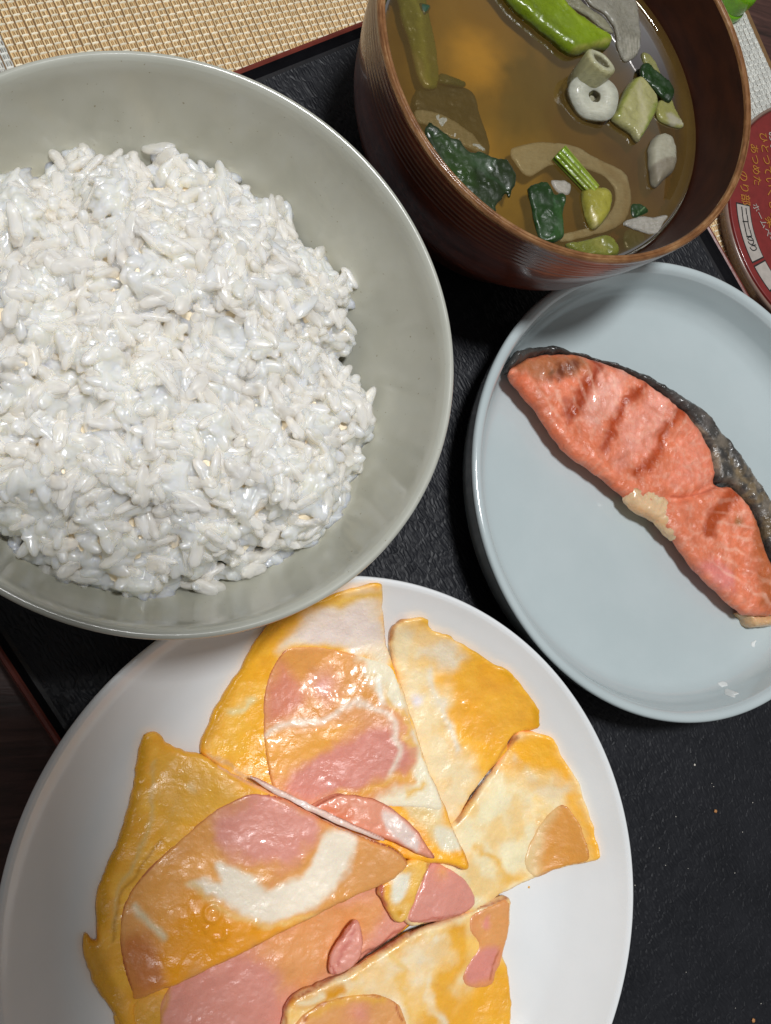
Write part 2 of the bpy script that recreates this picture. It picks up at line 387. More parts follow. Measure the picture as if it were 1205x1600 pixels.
# soup bowl
def build_soup_bowl():
    root = empty('soup_bowl', 'dark brown lacquered wooden bowl with tan rim filled with soup', 'bowl')
    t = NT('brown_lacquer_outside'); tc = t.n('TexCoord'); sp_ = t.n('SeparateXYZ'); t.l(tc.outputs['Object'], sp_.inputs[0])
    c = t.coords((1, 1, 5)); n = t.noise(c, 60, 5, .6)
    body = t.ramp(n, (.3, hx('4a2216')), (.6, hx('6a3424')), (.8, hx('7e4430')))
    # tan worn ridges in the upper band
    mz = t.n('Math', operation='MULTIPLY'); mz.inputs[1].default_value = 2 * math.pi / .0020; t.l(sp_.outputs[2], mz.inputs[0])
    sn = t.n('Math', operation='SINE'); t.l(mz.outputs[0], sn.inputs[0])
    rg = t.ramp(sn.outputs[0], (.35, g(0)), (.95, g(1)))
    band = t.n('MapRange'); band.inputs[1].default_value = .050; band.inputs[2].default_value = .060; t.l(sp_.outputs[2], band.inputs[0])
    mm = t.n('Math', operation='MULTIPLY'); t.l(rg, mm.inputs[0]); t.l(band.outputs[0], mm.inputs[1])
    worn = t.n('Math', operation='MULTIPLY'); t.l(mm.outputs[0], worn.inputs[0]); t.l(t.ramp(t.noise(t.coords(), 40, 4), (.3, g(.15)), (.65, g(.75))), worn.inputs[1])
    t.base(t.mix(body, hx('8d6a48'), worn.outputs[0])); t.normal(t.bump(t.noise(c, 300, 3), .0001, .5)); t.p(Roughness=.28, Coat_Weight=.4)
    out = spline([(0, .3), (3.0, .3), (3.02, 0), (3.3, 0), (3.38, .45), (3.9, .72), (4.45, 1.3), (4.75, 1.9), (5.0, 2.4), (5.46, 3.35), (5.65, 4.2), (5.82, 5.0), (5.92, 5.8), (6.0, 6.5), (6.02, 6.8)], 14)
    z = out[:, 1]; out[:, 0] += np.where((z > 5.5) & (z < 6.7), .012 * np.sin(2 * np.pi * z / .20), 0)
    lathe('outer_shell', out, SC, t.m, root, 256)
    r = NT('tan_wood_rim'); c = r.coords((1, 1, 6)); r.base(r.ramp(r.noise(c, 150, 5, .65), (.3, hx('5e3a20')), (.5, hx('845a36')), (.72, hx('aa845a')))); r.p(Roughness=.3, Coat_Weight=.4); r.normal(r.bump(r.noise(c, 700, 2), .00015, .6))
    lathe('rim', spline([(6.02, 6.8), (6.035, 6.9), (6.0, 6.98), (5.96, 7.01), (5.93, 6.97), (5.89, 7.0), (5.83, 6.98), (5.80, 6.9)], 5), SC, r.m, root, 256)
    i = NT('brown_lacquer_inside'); c = i.coords((1, 1, 3)); i.base(i.ramp(i.noise(c, 90, 5), (.3, hx('2c1209')), (.75, hx('44200f')))); i.p(Roughness=.5, Specular_IOR_Level=.25); i.normal(i.bump(i.noise(i.coords(), 60, 3), .0002, .4))
    lathe('inner_wall', spline(PROF_S_IN, 6), SC, i.m, root, 192)
    return root
build_soup_bowl()

# ================================================================== rice
def grain_mesh(name, sub, seed, mat):
    import bmesh
    bm = bmesh.new(); bmesh.ops.create_icosphere(bm, subdivisions=sub, radius=1)
    r = random.Random(seed); L_, w, h = r.uniform(.36, .50), r.uniform(.145, .18), r.uniform(.11, .145)
    bend = r.uniform(-.25, .25); tp = r.uniform(-.25, .25); ph = r.uniform(0, 6)
    for v in bm.verts:
        x, y, z = v.co
        k = 1 + .10 * math.sin(3.1 * x + ph) + .07 * math.sin(5 * y + 4 * x + ph) + .05 * math.sin(9 * x + 7 * z + ph)
        k2 = (1 + tp * x) * k * min(1.9, math.sqrt(max(1 - abs(x) ** 3.4, 0) / max(1 - x * x, .02))) * .93
        y += .10 * math.sin(11 * x + ph) * (1 - x * x); z += .07 * math.sin(7 * x + 9 * y + ph) * (1 - x * x)
        crack = 1 - .16 * math.exp(-(y / .18) ** 2) * (z > 0)
        v.co = Vector((x * L_, (y * w * k2) + bend * L_ * x * x * .5, z * h * k2 * crack)) * CM
    me = bpy.data.meshes.new(name); bm.to_mesh(me); bm.free()
    me.polygons.foreach_set('use_smooth', [True] * len(me.polygons)); me.materials.append(mat); return me
def build_rice():
    t = NT('cooked_rice'); co_ = t.coords(); oi = t.n('ObjectInfo')
    t.base(t.ramp(t.noise(co_, 260, 3), (.3, hx('fdf1dc')), (.7, hx('fef9ee'))))
    t.normal(t.bump(t.noise(co_, 900, 3, .6), .00012, .6, t.bump(t.noise(co_, 260, 2), .0003, .6)))
    t.p(Roughness=.3, Subsurface_Weight=1.0, Subsurface_Scale=1.0, Coat_Weight=.35, Coat_Roughness=.12, Specular_IOR_Level=.5)
    t.b.inputs['Subsurface Radius'].default_value = (.0100, .0090, .0070)
    rice = t.m
    single = rice.copy(); single.name = 'cooked_rice_translucent'; sb = single.node_tree.nodes['Principled BSDF']
    sb.inputs['Subsurface Radius'].default_value = (.0012, .0012, .0011); sb.inputs['Alpha'].default_value = .42; sb.inputs['Roughness'].default_value = .38; sb.inputs['Subsurface Weight'].default_value = .3; sb.inputs['Coat Roughness'].default_value = .07
    for el, cc in zip([n_ for n_ in single.node_tree.nodes if n_.type == 'VALTORGB'][0].color_ramp.elements, ('fdf8ee', 'ffffff')): el.color = (*hx(cc), 1)
    root = empty('cooked_rice', 'heap of sticky white rice in the large grey bowl', 'rice')
    px = [(-60, 250), (0, 238), (14, 228), (50, 262), (85, 250), (105, 243), (122, 215), (150, 235), (175, 237), (228, 240), (245, 262), (255, 212), (280, 208), (300, 238), (325, 258), (352, 248), (368, 265), (385, 292), (425, 305), (452, 300), (462, 340), (478, 372),
          (512, 385), (535, 412), (562, 425), (560, 452), (540, 468), (562, 490), (556, 520), (520, 540), (548, 560), (572, 592), (588, 630), (592, 665), (570, 690), (568, 720), (552, 738), (556, 765), (540, 800), (515, 812), (512, 848),
          (478, 858), (450, 872), (412, 868), (400, 888), (372, 905), (345, 885), (330, 908), (280, 915), (245, 930), (220, 940), (165, 946), (125, 920), (95, 915), (60, 888), (25, 870), (0, 850), (-60, 820), (-150, 740), (-200, 560), (-170, 400), (-110, 300)]
    ol = U(px, 4.35)
    c0 = np.array(RC); rel = ol - c0; rr = np.hypot(*rel.T); lim = 6.12; ol = spline(c0 + rel * np.minimum(1, lim / rr)[:, None], 4, True)
    ol = ol + .13 * np.c_[fbm(ol[:, 0] * 1.5, ol[:, 1] * 1.5, 61), fbm(ol[:, 0] * 1.5, ol[:, 1] * 1.5, 67)] * 2
    def zh(q):
        d = np.maximum(-sdf(q, ol), 0)
        k = sm(0, 2.6, d) ** .8
        z = 3.75 + 1.35 * k + .55 * sm(0, .55, d)
        lp = fbm(q[:, 0] * .8, q[:, 1] * .8, 5, 4)
        rid = 1 - np.abs(fbm(q[:, 0] * .9 + 7, q[:, 1] * .9, 11, 3)) * 3.0
        return z + .85 * lp * sm(0, .8, d) - .34 * np.clip(rid, 0, 1) ** 2 * sm(0.2, 1, d), d
    # inner mass that carries the grains
    n = 110; xs = np.linspace(ol[:, 0].min(), ol[:, 0].max(), n); ys = np.linspace(ol[:, 1].min(), ol[:, 1].max(), n)
    X, Y = np.meshgrid(xs, ys, indexing='ij'); q = np.c_[X.ravel(), Y.ravel()]; D = sdf(q, ol); Z, _ = zh(q)
    i, j = np.meshgrid(np.arange(n - 1), np.arange(n - 1), indexing='ij'); F = np.stack([i * n + j, (i + 1) * n + j, (i + 1) * n + j + 1, i * n + j + 1], -1).reshape(-1, 4)
    F = F[D[F].max(1) < -.22]
    um = M_plain('rice_core', hx('f5e9d0'), .5)
    tag(mesh('rice_core', np.c_[q, Z - .22], F, um, root), kind='stuff')
    # grains
    N = 3300; P = []
    lo_, hi = ol.min(0), ol.max(0)
    while len(P) < N:
        c = lo_ + rng.rand(4000, 2) * (hi - lo_); c = c[sdf(c, ol) < .10]; P += c.tolist()
    P = np.array(P[:N]); Z, D = zh(P); e = .06
    gx = (zh(P + [e, 0])[0] - Z) / e; gy = (zh(P + [0, e])[0] - Z) / e
    depth = rng.rand(N) ** .8 * .27 - .02; depth = np.where(D < .6, depth * (1 + 1.6 * (1 - D / .6)), depth)
    gl = [grain_mesh('rice_grain_' + w_, 3, s_, single) for w_, s_ in zip(('plump', 'slim', 'bent', 'short', 'long', 'flat'), range(6))]
    lowm = [grain_mesh('tmp', 2, s_, rice) for s_ in range(6)]
    arr = []
    for m in lowm:
        v = np.empty(len(m.vertices) * 3); m.vertices.foreach_get('co', v); f = np.empty(len(m.polygons) * 3, int); m.polygons.foreach_get('vertices', f); arr.append((v.reshape(-1, 3), f.reshape(-1, 3)))
    for m in lowm: bpy.data.meshes.remove(m)
    # the ones nearest the top surface (and in view) are single objects
    inview = P[:, 0] > -4.5
    score = np.where(inview, depth, 9); own = set(np.argsort(score)[:300].tolist())
    V, Fs, nv, V2, F2, nv2 = [], [], 0, [], [], 0
    for k in range(N):
        nrm = Vector((-gx[k] * .7, -gy[k] * .7, 1)).normalized()
        a = 5.0 * float(fbm(P[k:k + 1, 0] * .9, P[k:k + 1, 1] * .9, 91, 2)[0]) + rng.randn() * .75; tilt = rng.randn() * .27 + (.0 if k not in own else rng.randn() * .12)
        tx = Vector((math.cos(a), math.sin(a), 0)); tx = (tx - nrm * tx.dot(nrm)).normalized(); ty = nrm.cross(tx)
        R3 = Matrix((tx, ty, nrm)).transposed() @ Matrix.Rotation(tilt, 3, 'Y') @ Matrix.Rotation(rng.randn() * .8, 3, 'X')
        s = rng.uniform(.86, 1.12); loc = Vector((P[k, 0], P[k, 1], Z[k] - depth[k])) * CM; w_ = k % 6
        if k in own:
            o = bpy.data.objects.new('rice_grain', gl[w_]); COL.objects.link(o); o.parent = root
            m4 = (R3 * s).to_4x4(); m4.translation = loc; o.matrix_local = m4
        else:
            v, f = arr[w_]; v = v @ (np.array(R3) * s).T + np.array(loc)
            if depth[k] < .075: V2.append(v); F2.append(f + nv2); nv2 += len(v)
            V.append(v - [0, 0, -.0 if depth[k] < .09 else 0]) if depth[k] >= .05 else None
            if depth[k] >= .05: Fs.append(f + nv); nv += len(v)
    def joined(name, V, Fs, mat):
        V = np.concatenate(V); Fs = np.concatenate(Fs)
        me = bpy.data.meshes.new(name); me.vertices.add(len(V)); me.vertices.foreach_set('co', V.ravel())
        me.loops.add(Fs.size); me.loops.foreach_set('vertex_index', Fs.ravel().astype(np.int32)); me.polygons.add(len(Fs))
        me.polygons.foreach_set('loop_start', (np.arange(len(Fs)) * 3).astype(np.int32)); me.update(calc_edges=True)
        return link(name, me, mat, root)
    tag(joined('loose_grains', V2, F2, single), kind='stuff')
    o = joined('packed_grains', V, Fs, rice)
    # grains stick together: fuse the packed ones into one skin, then soften it a little
    m_ = o.modifiers.new('fuse', 'REMESH'); m_.mode = 'VOXEL'; m_.voxel_size = .00027; m_.use_smooth_shade = True
    m_ = o.modifiers.new('soften', 'SMOOTH'); m_.factor = .5; m_.iterations = 2
    dg = bpy.context.evaluated_depsgraph_get(); dg.update(); ne = bpy.data.meshes.new_from_object(o.evaluated_get(dg))
    ne.materials.clear(); ne.materials.append(rice); o.modifiers.clear(); o.data = ne
    ne.polygons.foreach_set('use_smooth', [True] * len(ne.polygons)); print('rice faces', len(ne.polygons))
    tag(o, kind='stuff')
build_rice()

# ================================================================== grilled salmon
def z4(x, y, k=2.386, ox=700, oy=500): return (ox + x / k, oy + y / k)
def build_salmon():
    root = empty('salmon_fillet', 'grilled salmon fillet with charred stripes and dark skin on the pale blue plate', 'fish')
    fl = M_food('salmon_flesh', .38, .00024, 1100, .0002, 300, .10, (.003, .001, .0006), .16, .45)
    sk = M_food('salmon_skin', .3, .0004, 700, .0005, 220, .0, vary=.4, coat=.4, stretch=(1, 1, 1))
    pal = M_food('salmon_belly_fat', .2, .0004, 500, .0009, 160, .3, vary=.12, coat=.5)
    # flesh, two lobes together
    out = [z4(*p) for p in [(238, 195), (262, 165), (340, 128), (450, 122), (560, 147), (700, 202), (780, 252), (845, 305), (892, 345), (950, 420), (990, 500), (1003, 560), (1010, 615), (1060, 622), (1120, 680), (1155, 745), (1185, 840), (1215, 920), (1262, 1000), (1262, 1085), (1215, 1100), (1150, 1105), (1105, 1092),
          (1050, 1050), (1000, 1000), (930, 930), (895, 880), (850, 820), (805, 768), (790, 735), (720, 690), (668, 655), (600, 600), (540, 555), (450, 490), (400, 430), (350, 350), (285, 270), (245, 222)]]
    P = lambda L_: [z4(*p) for p in L_]
    lay = [('poly', P([(560, 200), (640, 190), (650, 280), (560, 380), (500, 330)]), 'f0ab98', .35, dict(warp=.5)),
           ('poly', P([(760, 260), (850, 340), (780, 450), (700, 500), (620, 560), (640, 420)]), 'ec9a84', .3, dict(warp=.4)),
           ('poly', P([(880, 380), (970, 460), (990, 580), (900, 640), (820, 600)]), 'ea8a6e', .3, dict(warp=.3)),
           ('poly', out, 'f6bda4', .1, dict(noise=7, bias=-.2, a=.38)), ('poly', out, 'd0683c', .1, dict(noise=5, bias=-.12, a=.4)),
           ('line', P([(560, 140), (520, 230), (490, 290), (455, 350)]), 'a03a10', .18, dict(w=.18, warp=.38, a=1)),
           ('line', P([(720, 225), (660, 310), (620, 390), (570, 460)]), 'a83e12', .17, dict(w=.15, warp=.38, a=1)),
           ('line', P([(862, 335), (800, 430), (750, 510), (700, 575)]), 'ac4210', .17, dict(w=.17, warp=.32, a=1)),
           ('line', P([(1060, 650), (1010, 720), (975, 780)]), 'aa4414', .13, dict(w=.28, warp=.3, a=.95)),
           ('poly', P([(250, 180), (340, 130), (460, 140), (520, 160), (480, 210), (380, 215), (300, 220)]), '9c6238', .22, dict(warp=.3, a=.75)),
           ('spot', P([(430, 200)]), '6d3014', .22, dict(w=.32, warp=.6, a=.9)), ('spot', P([(380, 190)]), '5d3a1c', .12, dict(w=.08, a=.8)),
           ('spot', P([(620, 330)]), '8d4a50', .12, dict(w=.08, a=.5)), ('spot', P([(440, 300)]), '8a3a34', .15, dict(w=.12, a=.5)),
           ('line', P([(985, 560), (1010, 610), (960, 640), (880, 660), (830, 660)]), 'b5563e', .05, dict(w=.02, warp=.05)),
           ('line', P([(260, 230), (350, 360), (450, 500), (600, 610), (670, 660)]), 'd9643a', .22, dict(w=.1, warp=.2, a=.8)),
           ('spot', P([(1080, 750)]), '8d6a3a', .14, dict(w=.12, a=.8)),
           ('poly', P([(1150, 740), (1200, 900), (1230, 1060), (1150, 1080), (1160, 950), (1130, 850)]), 'a8541c', .25, dict(warp=.4, a=.8)),
           ('poly', P([(920, 900), (1040, 900), (1060, 1000), (980, 980)]), 'd67f7c', .25, dict(warp=.4, a=.7)),
           ('spot', P([(745, 540)]), 'a8401a', .12, dict(w=.12, a=.7)), ('spot', P([(715, 265)]), '9c3a1a', .1, dict(w=.1, a=.6))]
    c1 = U([z4(1010, 620)], 2)[0]
    def extra(q, d):
        # furrow between the two lobes and fine muscle ridges
        pl = U(P([(1015, 600), (960, 640), (880, 665), (825, 665), (800, 700)]), 2); f = -.16 * np.exp(-(lined(q, pl) / .16) ** 2)
        m = U([z4(700, 700)], 2)[0]; r_ = np.hypot(*(q - m).T); an = np.arctan2(q[:, 1] - m[1], q[:, 0] - m[0])
        f += .018 * np.sin(an * 60 + 2 * fbm(q[:, 0] * 2, q[:, 1] * 2, 3)) * sm(.1, .6, d) * sm(3.5, 5.0, r_)
        return f + .03 * fbm(q[:, 0] * 5, q[:, 1] * 5, 31, 3)
    def flakes(q, d, c):
        m = U([z4(700, 700)], 2)[0]; r_ = np.hypot(*(q - m).T); an = np.arctan2(q[:, 1] - m[1], q[:, 0] - m[0])
        w = .35 * sm(.55, .95, np.sin(an * 60 + 2 * fbm(q[:, 0] * 2, q[:, 1] * 2, 3))) * sm(.1, .6, d) * sm(2.6, 4.6, r_) * sm(-.3, .3, fbm(q[:, 0], q[:, 1], 44))
        return c * (1 - w[:, None]) + hx('f8cdb4') * w[:, None]
    slab('flesh', out, lambda q: ZP(q) + .03, .98, fl, root, 'e2805e', lay, .045, .32, .06, 1.3, 4, True, .035, extra, flakes, rindx=.68, under=.62)
    so = P([(240, 188), (250, 140), (290, 100), (345, 88), (420, 94), (520, 122), (620, 148), (720, 186), (800, 226), (870, 270), (962, 328), (1022, 398), (1088, 483), (1135, 550), (1172, 608), (1215, 670), (1270, 800), (1300, 950), (1290, 1060), (1262, 1060),
            (1240, 950), (1195, 840), (1165, 750), (1125, 675), (1060, 615), (1005, 610), (998, 560), (985, 500), (945, 422), (888, 350), (840, 310), (775, 258), (695, 208), (555, 152), (450, 128), (340, 134), (262, 172)])
    slab('skin', so, lambda q: ZP(q) + .02, .86, sk, root, '464340', [
        ('poly', P([(700, 190), (960, 330), (1000, 460), (860, 330)]), '5a5450', .15, dict(noise=2.5)),
        ('poly', P([(900, 340), (960, 340), (1100, 500), (1205, 650), (1205, 800), (1120, 660), (1010, 600)]), '857a6c', .2, dict(noise=3, warp=.2, a=.7)),
        ('poly', P([(1040, 500), (1205, 660), (1205, 840), (1100, 640)]), '96805e', .2, dict(noise=3.5, warp=.2, a=.6)),
        ('poly', P([(890, 350), (1000, 480), (1010, 600), (980, 500)]), 'b8a48c', .06, dict(noise=6, warp=.1, a=.7))],
        .045, .3, .05, 2, 9, True, .04, lambda q, d: .05 * fbm(q[:, 0] * 6, q[:, 1] * 6, 77, 3), rindx=.5, under=.2)
    slab('belly_fat', P([(662, 625), (700, 602), (760, 622), (808, 650), (838, 690), (850, 740), (870, 800), (845, 815), (803, 772), (770, 742), (700, 706), (668, 662)]), lambda q: ZP(q) + .03, .97, pal, root, 'e0bd94',
         [('spot', P([(780, 665)]), 'e2c8a4', .1, dict(w=.12)), ('line', P([(690, 690), (800, 750)]), 'd8a878', .1, dict(w=.06)), ('spot', P([(700, 620)]), 'a5501e', .12, dict(w=.1, a=.8))], .045, .35, .03, 2.5, 12, True, .04, rindx=.64, under=.6)
    slab('tail_fat', P([(1105, 1092), (1150, 1098), (1215, 1095), (1262, 1088), (1255, 1130), (1205, 1142), (1150, 1144), (1128, 1115)]), lambda q: ZP(q) + .03, .62, pal, root, 'd0a87c', [], .045, .2, .05, 2.5, 14, True, .03, rindx=.4)
build_salmon()

# ================================================================== ham and egg pieces on the white plate
egg = M_food('egg_glossy', .33, .00020, 950, .00022, 260, .10, (.004, .002, .0008), .07, .55)
ham = M_food('ham_glossy', .36, .00016, 1000, .00014, 300, .12, (.004, .0018, .001), .05, .4)
YE, YD, YL, WH, WC_, PK, OR, BR = 'fdb630', 'd8930c', 'f0b84e', 'ece3d2', 'e9d2b4', 'e8a590', 'dc9248', '9a4626'
def bubbles(pts):
    cs = [(U([(a, b)], 1.7)[0], r) for a, b, r in pts]
    def f(q, d):
        z = np.zeros(len(q))
        for c, r in cs:
            k = np.hypot(*(q - c).T); z += .05 * np.exp(-((k - r) / (.22 * r + .02)) ** 2) + .035 * np.exp(-(k / (.4 * r)) ** 2)
        return z
    return f
def slice_(label, outline, zc, T, base, lay, hams=(), seed=0, edge=.2, bub=None, lump=.038, rough_edge=.03, rnd=True, streak=False):
    T = T * .78; edge = edge * .7
    root = empty('omelette_piece', label, 'omelette', group='ham and egg pieces on the white plate')
    f = idw(zc); SF = lambda LL, m: [(l_[0], l_[1], l_[2], l_[3] * (m if l_[0] == 'poly' else 1.15)) + tuple(l_[4:]) for l_ in LL]
    lay = [('poly', outline, 'ffc650', .1, dict(noise=1.7, a=.5)), ('poly', outline, 'ea9e1c', .1, dict(noise=2.3, bias=-.12, a=.4))] + SF(lay, 1.35)
    if streak: lay = lay + [('poly', outline, 'f4b840', .1, dict(noise=1.3, bias=-.10, a=.5))]
    eo = slab('egg', outline, f, T, egg, root, base, lay, .05, edge, lump, 1.3, seed, rnd, rough_edge, bub, floor=ZW, rindx=.45, fine=.006)
    for ho, dz, hl, hb in hams:
        hl = SF(hl, 1.5); tp = TOP[eo.name]; zf = lambda q, tp=tp, dz=dz: tp(q) - .085 + dz * .5
        slab('ham', ho, zf, .11, ham, root, hb, hl, .045, .12, .0, 1.3, seed + 2, True, .015, None, rindx=.55, fine=.004)
    return root
# upper right egg piece, no ham
P2 = [(612, 995), (622, 975), (636, 966), (668, 967), (675, 982), (700, 992), (740, 1016), (772, 1034), (800, 1050), (822, 1078), (840, 1100), (847, 1128), (838, 1140), (806, 1148), (790, 1180), (762, 1210), (735, 1250), (712, 1290), (690, 1280), (660, 1200), (630, 1100)]
slice_('plain yellow and white egg piece without ham, next to the pale blue plate', P2, [(630, 980, .85), (840, 1120, .9), (700, 1280, .8), (650, 1150, .8)], .38, YE,
       [('poly', [(612, 990), (668, 975), (700, 1000), (680, 1050), (700, 1110), (700, 1160), (740, 1200), (725, 1290), (680, 1280), (640, 1150)], 'f2dcb0', .35, dict(warp=.5)),
        ('poly', [(640, 990), (690, 1000), (730, 1030), (690, 1045)], 'ecdcc0', .2, dict(warp=.3)),
        ('line', [(670, 1050), (680, 1090), (700, 1130), (712, 1170)], 'ece0c8', .12, dict(w=.1, warp=.3)),
        ('spot', [(652, 1090)], 'e9e0e0', .12, dict(w=.2)), ('line', [(660, 970), (700, 990), (780, 1040), (830, 1090), (845, 1130)], 'd39a10', .12, dict(w=.1, warp=.1)),
        ('poly', [(720, 1040), (800, 1070), (830, 1110), (800, 1140), (740, 1160), (705, 1100)], 'f2ad38', .25, dict(warp=.3)), ('line', [(806, 1146), (765, 1205), (712, 1285)], 'b56a28', .05, dict(w=.03, warp=.05)),
        ('line', [(612, 1000), (620, 975), (640, 965)], 'b0703a', .06, dict(w=.04, warp=.05))],
       streak=True, seed=21, bub=bubbles([(707, 1128, .12), (736, 1105, .1), (742, 1176, .07)]))
# right piece with a ham corner
P3 = [(806, 1150), (828, 1141), (850, 1148), (868, 1156), (886, 1190), (906, 1224), (920, 1262), (930, 1300), (938, 1332), (930, 1345), (870, 1360), (825, 1378), (782, 1400), (745, 1424), (690, 1440), (640, 1446), (630, 1400), (650, 1350), (690, 1290), (712, 1285), (745, 1240), (775, 1200)]
slice_('egg piece with brown ham corner at the right side of the white plate', P3, [(806, 1150, .95), (930, 1330, .85), (640, 1440, 1.2), (720, 1300, 1.0), (780, 1400, .9)], .36, 'f8e2b4',
       [('poly', [(790, 1160), (850, 1140), (890, 1185), (935, 1330), (915, 1345), (880, 1230), (830, 1200), (790, 1215)], YE, .22, dict(warp=.3)),
        ('poly', [(735, 1250), (800, 1215), (830, 1280), (810, 1370), (740, 1420), (700, 1380), (715, 1290)], 'f2e4bc', .3, dict(warp=.4)),
        ('line', [(800, 1190), (840, 1230), (890, 1230)], 'eed7b0', .15, dict(w=.12, warp=.3)),
        ('spot', [(815, 1195)], 'f0b04a', .25, dict(w=.3, noise=3)), ('line', [(750, 1330), (800, 1380)], 'e8b65a', .15, dict(w=.1, warp=.4)),
        ('poly', [(640, 1440), (655, 1390), (735, 1425)], PK, .15),
        ('line', [(806, 1152), (765, 1208), (715, 1284)], 'b8794a', .06, dict(w=.05, warp=.08)), ('line', [(745, 1424), (820, 1380), (930, 1346)], 'b87a3e', .03, dict(w=.02, warp=.03))],
       [([(872, 1258), (895, 1268), (912, 1300), (920, 1343), (880, 1356), (835, 1372), (820, 1345), (840, 1295)], .01,
         [('poly', [(872, 1258), (840, 1290), (815, 1350), (835, 1375), (850, 1300)], 'e4c490', .18, dict(warp=.2)), ('line', [(872, 1258), (895, 1266), (913, 1300), (921, 1343)], 'a8602c', .03, dict(w=.018, warp=.02))], 'dc9848'),
        ([(672, 1346), (700, 1356), (728, 1375), (742, 1400), (738, 1420), (700, 1436), (645, 1442), (640, 1425), (655, 1390)], .02,
         [('line', [(735, 1415), (690, 1432), (645, 1442)], 'b8604a', .03, dict(w=.02)), ('line', [(655, 1385), (672, 1346)], 'b0523e', .03, dict(w=.02)), ('spot', [(690, 1360)], 'e09a58', .25, dict(w=.15))], 'da9282')], seed=31, streak=True)
# bottom ham layer
P6 = [(205, 1556), (300, 1500), (400, 1450), (500, 1400), (590, 1370), (640, 1355), (668, 1360), (655, 1420), (640, 1450), (600, 1475), (560, 1500), (540, 1560), (520, 1640), (300, 1660), (215, 1660), (180, 1600)]
slice_('pink ham covered egg piece along the lower edge of the white plate', P6, [(205, 1560, .8), (640, 1400, .95), (400, 1600, .85), (520, 1500, .8)], .3, YE, [('poly', [(190, 1550), (300, 1570), (260, 1650), (180, 1640)], 'dca034', .2)],
       [([(262, 1545), (300, 1500), (400, 1450), (500, 1402), (588, 1372), (632, 1362), (650, 1395), (640, 1445), (600, 1475), (560, 1505), (530, 1560), (500, 1640), (280, 1650), (250, 1590)], .01,
         [('poly', [(400, 1470), (590, 1390), (560, 1480), (450, 1560), (430, 1540)], 'de985c', .25, dict(warp=.4)), ('poly', [(262, 1550), (390, 1490), (440, 1540), (420, 1620), (280, 1640)], 'd68e7e', .3, dict(warp=.5)),
          ('line', [(262, 1548), (250, 1600)], 'c98a40', .1, dict(w=.08)), ('line', [(640, 1445), (600, 1474), (560, 1504)], 'a84e3a', .05, dict(w=.03))], 'dc9680')], seed=61)
